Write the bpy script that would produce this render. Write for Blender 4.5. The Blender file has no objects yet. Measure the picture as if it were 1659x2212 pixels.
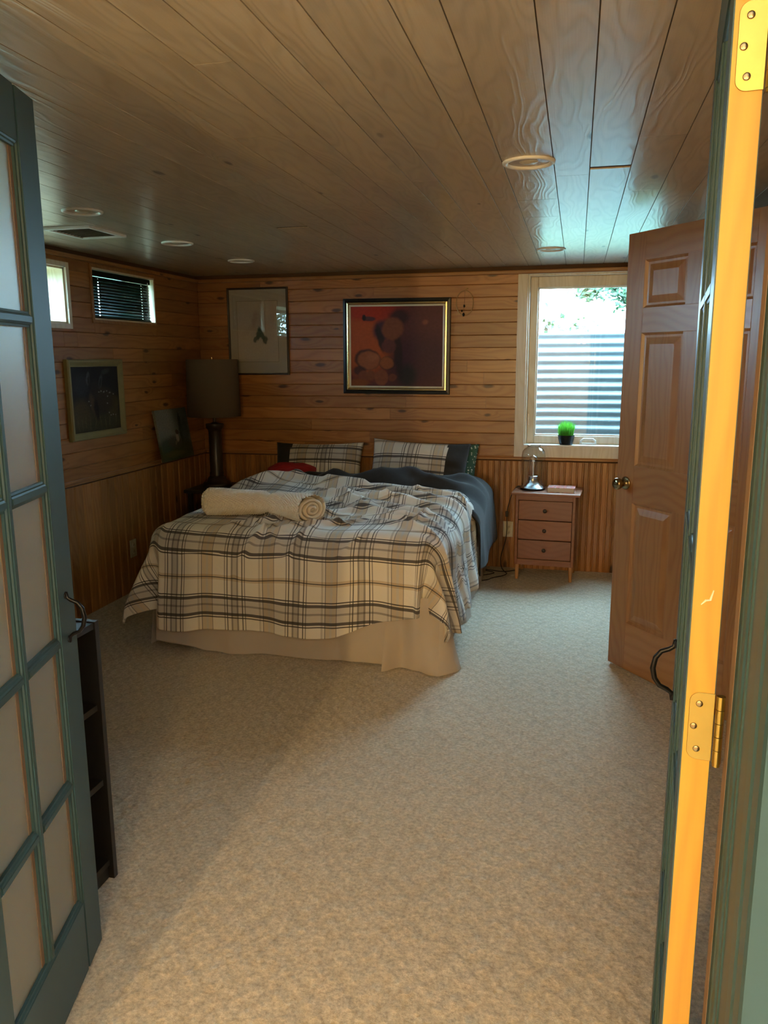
import bpy, bmesh, math, random
import numpy as np
from mathutils import Vector, Matrix

random.seed(7)
sc = bpy.context.scene
COL = sc.collection
PI = math.pi

# ------------------------------------------------------------------ camera
YAW, PITCH, ROLL, FPX, CAMZ = math.radians(13.53), math.radians(10.945), math.radians(.30), 1712.0, 1.498
def camera():
    cy, sy, cp, sp = math.cos(YAW), math.sin(YAW), math.cos(PITCH), math.sin(PITCH)
    F = Vector((-sy * cp, cy * cp, -sp)); r = Vector((cy, sy, 0)); d = F.cross(r)
    cr, sr = math.cos(ROLL), math.sin(ROLL)
    X = r * cr + d * sr; D = d * cr - r * sr
    cam = bpy.data.cameras.new('camera'); o = bpy.data.objects.new('camera', cam); COL.objects.link(o)
    m = Matrix.Identity(4)
    m.col[0][:3] = X; m.col[1][:3] = -D; m.col[2][:3] = -F; m.col[3][:3] = (0, 0, CAMZ)
    o.matrix_world = m
    cam.sensor_fit = 'VERTICAL'; cam.sensor_height = 36.0; cam.lens = 36.0 * FPX / 2212.0
    cam.clip_start = .02; cam.clip_end = 200
    sc.camera = o
camera()

# ------------------------------------------------------------------ world, exposure
SKY = 52.0
w = bpy.data.worlds.new('sky'); sc.world = w; w.use_nodes = True
bg = w.node_tree.nodes['Background']; bg.inputs[0].default_value = (.44, .75, 1.0, 1); bg.inputs[1].default_value = SKY
sc.view_settings.view_transform = 'Standard'; sc.view_settings.look = 'None'
sc.view_settings.exposure = 0.0; sc.view_settings.gamma = 1.0; sc.view_settings.use_curve_mapping = False
LAMP = (1.0, .66, .25)         # colour of the hall bulbs
LAMP_POWER = 1.4

# ------------------------------------------------------------------ room numbers
XL, XR, YB, YF, YH, ZC = -2.79, .735, 5.655, .98, .865, 2.11
RAIL = .80

# ------------------------------------------------------------------ node helpers
def nd(nt, t, ins=None, **props):
    n = nt.nodes.new('ShaderNode' + t)
    for k, v in props.items(): setattr(n, k, v)
    for k, v in (ins or {}).items():
        s = n.inputs[k]
        if isinstance(v, bpy.types.NodeSocket): nt.links.new(v, s)
        else:
            if hasattr(s.default_value, '__len__') and len(s.default_value) == 4 and hasattr(v, '__len__') and len(v) == 3: v = (*v, 1)
            s.default_value = v
    return n
def mth(nt, op, a, b=None, c=None, clamp=False):
    d = {0: a}
    if b is not None: d[1] = b
    if c is not None: d[2] = c
    n = nd(nt, 'Math', d, operation=op); n.use_clamp = clamp
    return n.outputs[0]
def vm(nt, op, a, b=None):
    d = {0: a}
    if b is not None: d[1] = b
    n = nd(nt, 'VectorMath', d, operation=op)
    return n.outputs['Value'] if op in ('LENGTH', 'DOT_PRODUCT') else n.outputs[0]
def mix(nt, f, a, b, blend='MIX'):
    n = nd(nt, 'Mix', data_type='RGBA', blend_type=blend)
    for k, v in ((0, f), (6, a), (7, b)):
        s = n.inputs[k]
        if isinstance(v, bpy.types.NodeSocket): nt.links.new(v, s)
        elif k == 0: s.default_value = v
        else: s.default_value = (*v, 1) if len(v) == 3 else v
    return n.outputs[2]
def ss(nt, x, lo, hi):
    return nd(nt, 'MapRange', {0: x, 1: lo, 2: hi, 3: 0.0, 4: 1.0}, interpolation_type='SMOOTHSTEP').outputs[0]
def newmat(name, rough=.5, col=(.8, .8, .8), **kw):
    m = bpy.data.materials.new(name); m.use_nodes = True
    b = m.node_tree.nodes['Principled BSDF']
    b.inputs['Roughness'].default_value = rough
    b.inputs['Base Color'].default_value = (*col, 1)
    for k, v in kw.items(): b.inputs[k.replace('_', ' ')].default_value = v
    return m, m.node_tree, b
def bump(nt, b, h, strength=.3, dist=.002):
    n = nd(nt, 'Bump', {'Height': h, 'Strength': strength, 'Distance': dist})
    nt.links.new(n.outputs[0], b.inputs['Normal'])

def plain(name, col, rough=.5, var=.08, scale=12, bumpk=0.0, **kw):
    m, nt, b = newmat(name, rough, col, **kw)
    tc = nd(nt, 'TexCoord').outputs['Object']
    n = nd(nt, 'TexNoise', {'Vector': tc, 'Scale': scale, 'Detail': 4.0}).outputs[0]
    c = mix(nt, n, [x * (1 - var) for x in col], [min(1, x * (1 + var)) for x in col])
    nt.links.new(c, b.inputs['Base Color'])
    if bumpk: bump(nt, b, nd(nt, 'TexNoise', {'Vector': tc, 'Scale': scale * 12}).outputs[0], bumpk, .001)
    return m

def wood(name, c1, c2, axis='X', ring=26, knots=0.0, rough=.5, var=.16, bumpk=.15, warp=.30, coat=0.0, spec=.5, contrast=.5):
    m, nt, b = newmat(name, rough)
    tc = nd(nt, 'TexCoord').outputs['Object']; oi = nd(nt, 'ObjectInfo').outputs['Random']
    s = nd(nt, 'SeparateXYZ', {0: tc}).outputs
    a = {'X': (s[0], s[1], s[2]), 'Y': (s[1], s[0], s[2]), 'Z': (s[2], s[0], s[1])}[axis]
    gx = mth(nt, 'ADD', a[0], mth(nt, 'MULTIPLY', oi, 37.0))
    gy = mth(nt, 'ADD', a[1], mth(nt, 'MULTIPLY', oi, 13.3))
    low = nd(nt, 'TexNoise', {'Vector': nd(nt, 'CombineXYZ', {0: mth(nt, 'MULTIPLY', gx, 1.3), 1: mth(nt, 'MULTIPLY', gy, 7.0), 2: a[2]}).outputs[0], 'Scale': 1.0, 'Detail': 2.0}).outputs[0]
    ph = mth(nt, 'ADD', mth(nt, 'MULTIPLY', mth(nt, 'ADD', gy, mth(nt, 'MULTIPLY', a[2], .7)), float(ring)), mth(nt, 'MULTIPLY', low, ring * warp))
    kn = None
    if knots > 0:
        kv = nd(nt, 'CombineXYZ', {0: mth(nt, 'MULTIPLY', gx, 3.2), 1: mth(nt, 'MULTIPLY', gy, 9.0), 2: mth(nt, 'MULTIPLY', oi, 91.0)}).outputs[0]
        kw = nd(nt, 'TexNoise', {'Vector': kv, 'Scale': 4.0}).outputs[1]
        kv2 = vm(nt, 'ADD', kv, vm(nt, 'MULTIPLY', kw, (.10, .10, 0)))
        vo = nd(nt, 'TexVoronoi', {'Vector': kv2, 'Scale': 1.0}, voronoi_dimensions='2D')
        pres = ss(nt, nd(nt, 'SeparateColor', {0: vo.outputs['Color']}).outputs[0], 1 - knots, 1 - knots + .02)
        size = mth(nt, 'MULTIPLY_ADD', nd(nt, 'SeparateColor', {0: vo.outputs['Color']}).outputs[1], .07, .05)
        d = mth(nt, 'DIVIDE', vo.outputs['Distance'], size)
        kn = mth(nt, 'MULTIPLY', pres, mth(nt, 'SUBTRACT', 1.0, ss(nt, d, .55, 1.5)))
        ph = mth(nt, 'ADD', ph, mth(nt, 'MULTIPLY', mth(nt, 'SUBTRACT', 1.0, ss(nt, d, 0.0, 5.0)), mth(nt, 'MULTIPLY', pres, 1.6)))
    wv = mth(nt, 'MULTIPLY_ADD', mth(nt, 'SINE', mth(nt, 'MULTIPLY', ph, 6.283)), .5, .5)
    wv = mth(nt, 'POWER', wv, 1.8)
    fine = nd(nt, 'TexNoise', {'Vector': nd(nt, 'CombineXYZ', {0: mth(nt, 'MULTIPLY', gx, 4.0), 1: mth(nt, 'MULTIPLY', gy, 260.0), 2: mth(nt, 'MULTIPLY', a[2], 260.0)}).outputs[0], 'Scale': 1.0, 'Detail': 2.0}).outputs[0]
    f = mth(nt, 'MULTIPLY_ADD', fine, .5, mth(nt, 'MULTIPLY', wv, contrast), clamp=True)
    c = mix(nt, f, c1, c2)
    tone = mth(nt, 'MULTIPLY_ADD', oi, 2 * var, 1 - var)
    tone2 = mth(nt, 'MULTIPLY', tone, mth(nt, 'MULTIPLY_ADD', low, .5, .75))
    c = mix(nt, 1.0, c, nd(nt, 'CombineXYZ', {0: tone2, 1: tone2, 2: tone2}).outputs[0], 'MULTIPLY')
    if kn is not None: c = mix(nt, mth(nt, 'MULTIPLY', kn, .88), c, [x * .16 for x in c2])
    nt.links.new(c, b.inputs['Base Color'])
    b.inputs['Specular IOR Level'].default_value = spec
    b.inputs['Coat Weight'].default_value = coat; b.inputs['Coat Roughness'].default_value = .22
    if bumpk: bump(nt, b, mth(nt, 'ADD', mth(nt, 'MULTIPLY', wv, 1.0), mth(nt, 'MULTIPLY', fine, .6)), bumpk, .0012)
    return m

def painter(name, base, layers, rough=.45, noise=.03, grain=.25, coat=0.0):
    """flat painting: soft ellipses laid over each other in the picture's own 0..1 frame"""
    m, nt, b = newmat(name, rough)
    uv = nd(nt, 'TexCoord').outputs['UV']
    nz = nd(nt, 'TexNoise', {'Vector': uv, 'Scale': 9.0, 'Detail': 4.0}).outputs[1]
    uvd = vm(nt, 'ADD', uv, vm(nt, 'MULTIPLY', vm(nt, 'SUBTRACT', nz, (.5, .5, .5)), (noise * 3, noise * 3, 0)))
    c = base
    for (cx, cy, rx, ry, rot, soft, colr, al) in layers:
        mp = nd(nt, 'Mapping', {0: uvd, 1: (cx, cy, 0), 2: (0, 0, math.radians(rot)), 3: (rx, ry, 1)}, vector_type='TEXTURE').outputs[0]
        sep = nd(nt, 'SeparateXYZ', {0: mp}).outputs
        ln = vm(nt, 'LENGTH', nd(nt, 'CombineXYZ', {0: sep[0], 1: sep[1]}).outputs[0])
        k = mth(nt, 'MULTIPLY', mth(nt, 'SUBTRACT', 1.0, ss(nt, ln, 1 - soft, 1 + soft)), al)
        c = mix(nt, k, c, colr)
    g = nd(nt, 'TexNoise', {'Vector': uv, 'Scale': 30.0, 'Detail': 6.0}).outputs[0]
    c2 = mix(nt, 1.0, c, nd(nt, 'MapRange', {0: g, 3: 1 - grain, 4: 1 + grain}).outputs[0], 'MULTIPLY')
    nt.links.new(c2, b.inputs['Base Color']); b.inputs['Coat Weight'].default_value = coat; b.inputs['Specular IOR Level'].default_value = .2
    bump(nt, b, g, .15, .001)
    return m

def ramp(nt, fac, stops):
    n = nd(nt, 'ValToRGB', {0: fac}); cr = n.color_ramp; cr.interpolation = 'CONSTANT'
    while len(cr.elements) < len(stops): cr.elements.new(.5)
    for e, (p, c) in zip(cr.elements, stops): e.position = p
    for e, (p, c) in zip(cr.elements, stops): e.color = (*c, 1)
    return n.outputs[0]

# ------------------------------------------------------------------ mesh helpers
def link(name, me, mat=None, parent=None, smooth=False, mats=None):
    o = bpy.data.objects.new(name, me); COL.objects.link(o)
    for mm in (mats or ([mat] if mat else [])): me.materials.append(mm)
    if parent: o.parent = parent
    if smooth: me.polygons.foreach_set('use_smooth', [True] * len(me.polygons))
    return o
def pyd(name, v, f, mat=None, parent=None, smooth=False, uv=None, mats=None, mi=None):
    me = bpy.data.meshes.new(name); me.from_pydata([tuple(map(float, p)) for p in v], [], [tuple(map(int, q)) for q in f]); me.update()
    if uv is not None:
        l = me.uv_layers.new(name='UVMap'); idx = np.empty(len(me.loops), dtype=np.int32); me.loops.foreach_get('vertex_index', idx)
        l.data.foreach_set('uv', np.asarray(uv, dtype=np.float32)[idx].ravel())
    if mi is not None: me.polygons.foreach_set('material_index', [int(k) for k in mi])
    return link(name, me, mat, parent, smooth, mats)
class MB:
    def __init__(s): s.v = []; s.f = []
    def add(s, v, f):
        o = len(s.v); s.v += [tuple(p) for p in v]; s.f += [tuple(i + o for i in q) for q in f]; return s
    def box(s, x0, x1, y0, y1, z0, z1):
        return s.add([(x0, y0, z0), (x1, y0, z0), (x1, y1, z0), (x0, y1, z0), (x0, y0, z1), (x1, y0, z1), (x1, y1, z1), (x0, y1, z1)],
                     [(0, 3, 2, 1), (4, 5, 6, 7), (0, 1, 5, 4), (1, 2, 6, 5), (2, 3, 7, 6), (3, 0, 4, 7)])
    def prism(s, poly, z0, z1):
        n = len(poly)
        return s.add([(x, y, z0) for x, y in poly] + [(x, y, z1) for x, y in poly],
                     [tuple(range(n - 1, -1, -1)), tuple(range(n, 2 * n))] + [(i, (i + 1) % n, n + (i + 1) % n, n + i) for i in range(n)])
    def tube(s, pts, r, n=8, cap=True, flat=1.0):
        pts = [Vector(p) for p in pts]; rs = r if hasattr(r, '__len__') else [r] * len(pts); V = []; F_ = []
        T = (pts[1] - pts[0]).normalized(); N = T.orthogonal().normalized()
        for i, p in enumerate(pts):
            T2 = (pts[min(i + 1, len(pts) - 1)] - pts[max(i - 1, 0)]).normalized()
            N = (N - T2 * N.dot(T2)).normalized(); Bn = T2.cross(N)
            for k in range(n):
                a = 2 * PI * k / n; V.append(p + N * (math.cos(a) * rs[i]) + Bn * (math.sin(a) * rs[i] * flat))
        for i in range(len(pts) - 1):
            for k in range(n): F_.append((i * n + k, i * n + (k + 1) % n, (i + 1) * n + (k + 1) % n, (i + 1) * n + k))
        if cap: F_.append(tuple(range(n - 1, -1, -1))); F_.append(tuple(range((len(pts) - 1) * n, len(pts) * n)))
        return s.add(V, F_)
    def lathe(s, prof, n=32, c=(0, 0, 0), cap=False):
        V = []; F_ = []
        for r, z in prof:
            for k in range(n): a = 2 * PI * k / n; V.append((c[0] + r * math.cos(a), c[1] + r * math.sin(a), c[2] + z))
        for i in range(len(prof) - 1):
            for k in range(n): F_.append((i * n + k, i * n + (k + 1) % n, (i + 1) * n + (k + 1) % n, (i + 1) * n + k))
        if cap: F_.append(tuple(range(n - 1, -1, -1))); F_.append(tuple(range((len(prof) - 1) * n, len(prof) * n)))
        return s.add(V, F_)
    def out(s, name, mat, parent=None, smooth=False, bev=0.0, seg=2, auto=False):
        o = pyd(name, s.v, s.f, mat, parent, smooth and not auto)
        if bev or auto:
            bm = bmesh.new(); bm.from_mesh(o.data)
            bmesh.ops.recalc_face_normals(bm, faces=bm.faces)
            if bev:
                es = [e for e in bm.edges if len(e.link_faces) == 2 and e.calc_face_angle(0) > .6]
                bmesh.ops.bevel(bm, geom=es, offset=bev, segments=seg, profile=.6, affect='EDGES', clamp_overlap=True)
            bm.to_mesh(o.data); bm.free()
        if auto:
            o.data.polygons.foreach_set('use_smooth', [True] * len(o.data.polygons)); o.data.set_sharp_from_angle(angle=.7)
        return o
def tag(o, label, cat, group=None, kind=None):
    o['label'] = label; o['category'] = cat
    if group: o['group'] = group
    if kind: o['kind'] = kind
    return o
def thing(name, label, cat, loc=(0, 0, 0), rz=0.0, group=None, kind=None):
    o = bpy.data.objects.new(name, None); COL.objects.link(o); o.empty_display_size = .05
    o.location = loc; o.rotation_euler = (0, 0, rz)
    return tag(o, label, cat, group, kind)
def place(o, org, x, y, z):
    m = Matrix.Identity(4); m.col[0][:3] = x; m.col[1][:3] = y; m.col[2][:3] = z; m.col[3][:3] = org; o.matrix_local = m; return o
def panel(name, w, h, th, mat, parent):
    """upright picture panel: x across, z up, front towards -y, uv 0..1"""
    v = [(-w / 2, 0, -h / 2), (w / 2, 0, -h / 2), (w / 2, 0, h / 2), (-w / 2, 0, h / 2), (-w / 2, th, -h / 2), (w / 2, th, -h / 2), (w / 2, th, h / 2), (-w / 2, th, h / 2)]
    f = [(0, 1, 2, 3), (5, 4, 7, 6), (1, 5, 6, 2), (4, 0, 3, 7), (3, 2, 6, 7), (4, 5, 1, 0)]
    return pyd(name, v, f, mat, parent, uv=[(p[0] / w + .5, p[2] / h + .5) for p in v])
def frame_parts(parent, w, h, prof, mat, name='frame', sides=True):
    """mitred picture frame, four mouldings; prof = [(inset, proud)] from outer edge inwards, front is -y"""
    for side in range(4):
        ang = side * PI / 2
        L, H = (w, h) if side % 2 == 0 else (h, w)
        V = []; n = len(prof)
        for sgn in (-1, 1):
            for ins, pr in prof: V.append((sgn * (L / 2 - ins), -pr, H / 2 - ins))
        F_ = [(i, i + 1, n + i + 1, n + i) for i in range(n - 1)] + [(n - 1, 0, n, 2 * n - 1)] + [tuple(range(n)), tuple(range(2 * n - 1, n - 1, -1))]
        o = pyd(name, V, F_, mat, parent); o.rotation_euler = (0, ang, 0)
# value noise
_R = np.random.RandomState(3); _T = _R.rand(256, 256)
def vnoise(x, y):
    xi = np.floor(x).astype(int); yi = np.floor(y).astype(int); fx = x - xi; fy = y - yi
    fx = fx * fx * (3 - 2 * fx); fy = fy * fy * (3 - 2 * fy)
    g = lambda a, b: _T[a % 256, b % 256]
    return (g(xi, yi) * (1 - fx) + g(xi + 1, yi) * fx) * (1 - fy) + (g(xi, yi + 1) * (1 - fx) + g(xi + 1, yi + 1) * fx) * fy - .5
def sstep(x, a, b):
    t = np.clip((x - a) / (b - a), 0, 1); return t * t * (3 - 2 * t)
def gridmesh(P, uv=None, closed_u=False):
    nu, nv = P.shape[:2]; V = P.reshape(-1, 3); idx = np.arange(nu * nv).reshape(nu, nv)
    if closed_u: idx = np.vstack([idx, idx[:1]])
    a, b, c, d = idx[:-1, :-1].ravel(), idx[1:, :-1].ravel(), idx[1:, 1:].ravel(), idx[:-1, 1:].ravel()
    return V, np.stack([a, b, c, d], 1), (None if uv is None else uv.reshape(-1, 2))

# ------------------------------------------------------------------ materials
PINE = dict(c1=(.385, .165, .044), c2=(.26, .095, .022))
M = {}
M['pine_board'] = wood('pine_board', PINE['c1'], PINE['c2'], 'X', 22, knots=.42, rough=.42, var=.17, coat=.15)
M['pine_bead'] = wood('pine_bead', (.40, .18, .05), (.28, .11, .026), 'X', 34, knots=.2, rough=.42, var=.2, coat=.15)
M['pine_trim'] = wood('pine_trim', (.40, .19, .06), (.28, .11, .03), 'X', 26, knots=.12, rough=.4)
M['groove'] = plain('groove_backing', (.10, .045, .016), .8)
M['ceil'] = wood('whitewashed_ceiling_wood', (.50, .415, .30), (.36, .29, .20), 'X', 20, knots=.07, rough=.30, var=.06, bumpk=.4, warp=.6, spec=.6, coat=.35, contrast=.45)
M['ceil_gap'] = plain('ceiling_backing', (.10, .08, .06), .8)
M['pale'] = wood('pale_window_wood', (.74, .655, .53), (.64, .54, .40), 'Z', 30, rough=.45, var=.05, bumpk=.05)
M['reveal'] = wood('pale_reveal_wood', (.78, .66, .48), (.62, .48, .30), 'Z', 24, rough=.5, var=.05, bumpk=.05)
M['reveal_y'] = wood('pale_reveal_wood_long', (.78, .66, .48), (.62, .48, .30), 'Y', 24, rough=.5, var=.05, bumpk=.05)
M['doorZ'] = wood('door_pine_upright', (.31, .15, .046), (.235, .10, .027), 'Z', 30, rough=.36, var=.06, bumpk=.08, coat=.08)
M['doorX'] = wood('door_pine_level', (.31, .15, .046), (.235, .10, .027), 'X', 30, rough=.36, var=.06, bumpk=.08, coat=.08)
M['edge'] = wood('raw_pine_edge', (.47, .255, .022), (.40, .195, .014), 'Z', 60, rough=.5, var=.03, bumpk=.05, warp=.12)
M['teal'] = plain('teal_paint', (.031, .066, .068), .42, .06, 8, Specular_IOR_Level=.3)
M['brown_edge'] = plain('brown_edge_and_reflection', (.17, .105, .06), .5, .2, 30)  # brown of the jamb edge, also the painted reflection at door pane edges
M['groovepaint'] = plain('scuffed_teal_paint', (.052, .068, .060), .5, .25, 20)
M['black'] = plain('black_iron', (.012, .012, .013), .35, .1, 30, Metallic=.6)
M['brass'] = plain('brass', (.40, .29, .075), .3, .1, 40, Metallic=1.0)
M['antique'] = plain('antique_brass', (.32, .24, .13), .25, .15, 40, Metallic=1.0)
M['chrome'] = plain('brushed_steel', (.62, .64, .66), .3, .06, 60, Metallic=1.0)
M['white'] = plain('white_paint', (.78, .78, .76), .4, .03)
M['ivory'] = plain('ivory_plastic', (.55, .50, .38), .4, .03)
M['dark'] = plain('black_brown_veneer', (.012, .010, .009), .45, .2, 20)
M['darkwood'] = plain('dark_lamp_wood', (.03, .018, .012), .35, .2, 20)
M['cord'] = plain('black_cord', (.01, .01, .01), .5)
M['shade'] = plain('lamp_shade_linen', (.105, .07, .042), .9, .06, 60, bumpk=.3)
M['shade_inner'] = plain('lamp_shade_lining', (.5, .45, .36), .9)
M['hallwall'] = plain('hall_wall_paint', (.62, .52, .40), .7, .03, 2)
M['night'] = wood('cherry_stained_wood', (.27, .105, .050), (.22, .078, .036), 'X', 40, rough=.42, var=.04, bumpk=.03)
M['nightleg'] = wood('light_leg_wood', (.47, .25, .11), (.38, .18, .07), 'Z', 40, rough=.45, var=.04, bumpk=.03)
M['knob'] = plain('dark_knob', (.035, .025, .018), .35)
M['skirt'] = plain('bed_skirt_cloth', (.43, .36, .29), .85, .06, 5, bumpk=.15)
M['mattress'] = plain('mattress_ticking', (.6, .57, .52), .85)
M['charcoal'] = plain('charcoal_fleece', (.021, .019, .018), .95, .25, 40, bumpk=.5, Sheen_Weight=.08, Sheen_Roughness=.4)
M['red'] = plain('red_cloth', (.36, .012, .015), .8, .1, 30)
M['galv'] = plain('galvanised_steel', (.14, .18, .195), .5, .16, 9, Metallic=.2)
M['leaf'] = plain('leaf', (.022, .06, .02), .6, .3, 20)
M['bark'] = plain('bark', (.08, .055, .04), .9, .3, 20)
M['lawn'] = plain('lawn_grass', (.05, .085, .030), .9, .3, 6)
M['soil'] = plain('gravel', (.22, .2, .18), .95, .3, 60)
M['blind'] = plain('dark_green_slat', (.003, .024, .018), .25, .1, 20, Specular_IOR_Level=.2)
M['grey_wall'] = plain('concrete', (.4, .38, .35), .9)

def glass(name, tint=(1, 1, 1), rough=0.0, pw=4.0, f0=.045):
    m = bpy.data.materials.new(name); m.use_nodes = True; nt = m.node_tree; nt.nodes.clear()
    lw = mth(nt, 'MULTIPLY_ADD', mth(nt, 'POWER', nd(nt, 'LayerWeight', {0: .5}).outputs['Facing'], pw), .92, f0)
    tr = nd(nt, 'BsdfTransparent', {0: tint}).outputs[0]; gl = nd(nt, 'BsdfGlossy', {1: rough}).outputs[0]
    mx = nd(nt, 'MixShader', {0: lw, 1: tr, 2: gl}).outputs[0]
    nt.links.new(mx, nd(nt, 'OutputMaterial').inputs[0]); return m
M['glass'] = glass('clear_glass', (.97, .99, .985)); M['dome'] = glass('dome_glass', (.95, .97, .97), 0.0, 2.2, .07)
M['picglass'] = glass('picture_glass', (.97, .97, .97))
m, nt, b = newmat('frosted_pane', .5, (.80, .84, .78)); b.inputs['Transmission Weight'].default_value = .82; b.inputs['IOR'].default_value = 1.25
n = nd(nt, 'TexNoise', {'Vector': nd(nt, 'TexCoord').outputs['Object'], 'Scale': 3.0}).outputs[0]
nt.links.new(mix(nt, n, (.72, .76, .70), (.86, .88, .84)), b.inputs['Base Color']); M['frost'] = m

# carpet
m, nt, b = newmat('beige_carpet', .95); b.inputs['Sheen Weight'].default_value = .25; b.inputs['Specular IOR Level'].default_value = .1
p = nd(nt, 'NewGeometry').outputs['Position']
big = nd(nt, 'TexNoise', {'Vector': p, 'Scale': 1.6, 'Detail': 2.0}).outputs[0]
tuft = nd(nt, 'TexVoronoi', {'Vector': p, 'Scale': 150.0}).outputs[0]
pw = vm(nt, 'ADD', p, vm(nt, 'MULTIPLY', nd(nt, 'TexNoise', {'Vector': p, 'Scale': 11.0}).outputs[1], (.035, .035, 0)))
rr = nd(nt, 'Mapping', {0: pw, 2: (0, 0, math.radians(38)), 3: (27, 20, 1)}).outputs[0]
cell = nd(nt, 'TexVoronoi', {'Vector': rr, 'Scale': 1.0, 'Randomness': .55}, feature='SMOOTH_F1', voronoi_dimensions='2D').outputs[0]
fine = nd(nt, 'TexNoise', {'Vector': p, 'Scale': 420.0, 'Detail': 2.0}).outputs[0]
mid = nd(nt, 'TexNoise', {'Vector': p, 'Scale': 85.0, 'Detail': 3.0, 'Roughness': .6}).outputs[0]
clump = nd(nt, 'MapRange', {0: cell, 1: .15, 2: .75, 3: 1.06, 4: .84}).outputs[0]
c = mix(nt, big, (.46, .38, .275), (.54, .45, .335))
c = mix(nt, 1.0, c, nd(nt, 'MapRange', {0: mth(nt, 'MULTIPLY_ADD', fine, .5, mid), 1: .45, 2: 1.05, 3: .55, 4: 1.36}).outputs[0], 'MULTIPLY')
c = mix(nt, 1.0, c, clump, 'MULTIPLY')
nt.links.new(c, b.inputs['Base Color'])
h = mth(nt, 'ADD', mth(nt, 'MULTIPLY', cell, -1.7), mth(nt, 'ADD', mth(nt, 'MULTIPLY', tuft, -.12), mth(nt, 'MULTIPLY', mid, .5)))
bump(nt, b, h, .55, .009); M['carpet'] = m

# plaid duvet cloth (uv in metres of cloth)
BASE = (1, 1, 1); DK = (.10, .095, .10); GR = (.36, .35, .36); LG = (.72, .70, .69); TN = (.80, .70, .57)
WARP = [(0, BASE), (.04, GR), (.055, BASE), (.085, DK), (.10, BASE), (.155, GR), (.18, LG), (.245, GR), (.27, BASE), (.325, DK), (.34, BASE), (.37, GR), (.385, BASE), (.60, LG), (.63, BASE),
        (.66, GR), (.672, TN), (.74, LG), (.78, TN), (.84, GR), (.852, BASE)]
WEFT = [(0, BASE), (.03, DK), (.048, BASE), (.07, DK), (.115, LG), (.215, GR), (.25, LG), (.335, DK), (.38, BASE), (.40, DK), (.418, BASE), (.655, TN), (.685, DK), (.70, TN), (.735, BASE)]
def plaid(name, base, per, swap=False, rough=.85):
    m, nt, b = newmat(name, rough); b.inputs['Sheen Weight'].default_value = .15
    s = nd(nt, 'SeparateXYZ', {0: nd(nt, 'TexCoord').outputs['UV']}).outputs
    u, v = (s[1], s[0]) if swap else (s[0], s[1])
    A = ramp(nt, mth(nt, 'FRACT', mth(nt, 'DIVIDE', u, per)), WARP); B_ = ramp(nt, mth(nt, 'FRACT', mth(nt, 'DIVIDE', v, per)), WEFT)
    c = mix(nt, 1.0, mix(nt, 1.0, base, A, 'MULTIPLY'), B_, 'MULTIPLY')
    c = mix(nt, .04, c, base)
    nt.links.new(c, b.inputs['Base Color'])
    bump(nt, b, nd(nt, 'TexNoise', {'Vector': nd(nt, 'TexCoord').outputs['UV'], 'Scale': 16.0, 'Detail': 5.0}).outputs[0], .35, .01)
    return m
M['plaid'] = plaid('plaid_cotton', (.72, .675, .60), .33)
M['plaid_pillow'] = plaid('plaid_pillow_cotton', (.66, .62, .55), .36)
m, nt, b = newmat('green_print_cotton', .85)
uv = nd(nt, 'TexCoord').outputs['UV']; vo = nd(nt, 'TexVoronoi', {'Vector': uv, 'Scale': 60.0}).outputs[0]
nt.links.new(mix(nt, ss(nt, vo, .25, .4), (.55, .58, .52), (.03, .10, .07)), b.inputs['Base Color']); M['print'] = m
m, nt, b = newmat('cream_knit', .9); b.inputs['Sheen Weight'].default_value = .3
uv = nd(nt, 'TexCoord').outputs['UV']
n = nd(nt, 'TexNoise', {'Vector': uv, 'Scale': 40.0, 'Detail': 3.0}).outputs[0]
nt.links.new(mix(nt, n, (.62, .56, .46), (.80, .75, .65)), b.inputs['Base Color']); M['knit'] = m
m, nt, b = newmat('magazine_cover', .3)
tc = nd(nt, 'TexCoord').outputs['Object']
n = nd(nt, 'TexNoise', {'Vector': nd(nt, 'Mapping', {0: tc, 3: (30, 60, 1)}).outputs[0], 'Scale': 1.0, 'Detail': 3.0}).outputs[0]
nt.links.new(ramp(nt, n, [(0, (.42, .05, .04)), (.42, (.62, .20, .15)), (.5, (.10, .08, .09)), (.56, (.70, .62, .58)), (.64, (.5, .12, .08))]), b.inputs['Base Color']); M['cover'] = m
m, nt, b = newmat('page_edges', .8)
z = nd(nt, 'SeparateXYZ', {0: nd(nt, 'TexCoord').outputs['Object']}).outputs[2]
nt.links.new(mix(nt, mth(nt, 'MULTIPLY_ADD', mth(nt, 'SINE', mth(nt, 'MULTIPLY', z, 2600.0)), .5, .5), (.50, .42, .32), (.66, .58, .47)), b.inputs['Base Color']); M['pages'] = m
def emitter(name, col, s):
    m = bpy.data.materials.new(name); m.use_nodes = True; nt = m.node_tree; nt.nodes.clear()
    nt.links.new(nd(nt, 'Emission', {0: col, 1: s}).outputs[0], nd(nt, 'OutputMaterial').inputs[0]); return m

# ------------------------------------------------------------------ structure
def plank(name, L, h, t, c, mat, parent, bead=False):
    """board along local x, width local y, face towards +z"""
    if bead:   # one narrow bead and one flat per strip
        q = [(-h / 2, 0), (h / 2, 0), (h / 2, t - c), (h / 2 - c, t), (-h / 2 + 3 * c, t), (-h / 2 + 2.2 * c, t - c), (-h / 2 + 1.6 * c, t - .2 * c), (-h / 2 + .6 * c, t - .2 * c), (-h / 2, t - c)]
    else:
        q = [(-h / 2, 0), (h / 2, 0), (h / 2, t - c), (h / 2 - c, t), (-h / 2 + c, t), (-h / 2, t - c)]
    n = len(q); e = min(c, .0015)
    v = [(x, y, z) for x in (-L / 2, L / 2) for y, z in q]
    f = [tuple(range(n)), tuple(range(2 * n - 1, n - 1, -1))] + [(i, n + i, n + (i + 1) % n, (i + 1) % n) for i in range(n)]
    return pyd(name, v, f, mat, parent)
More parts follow.
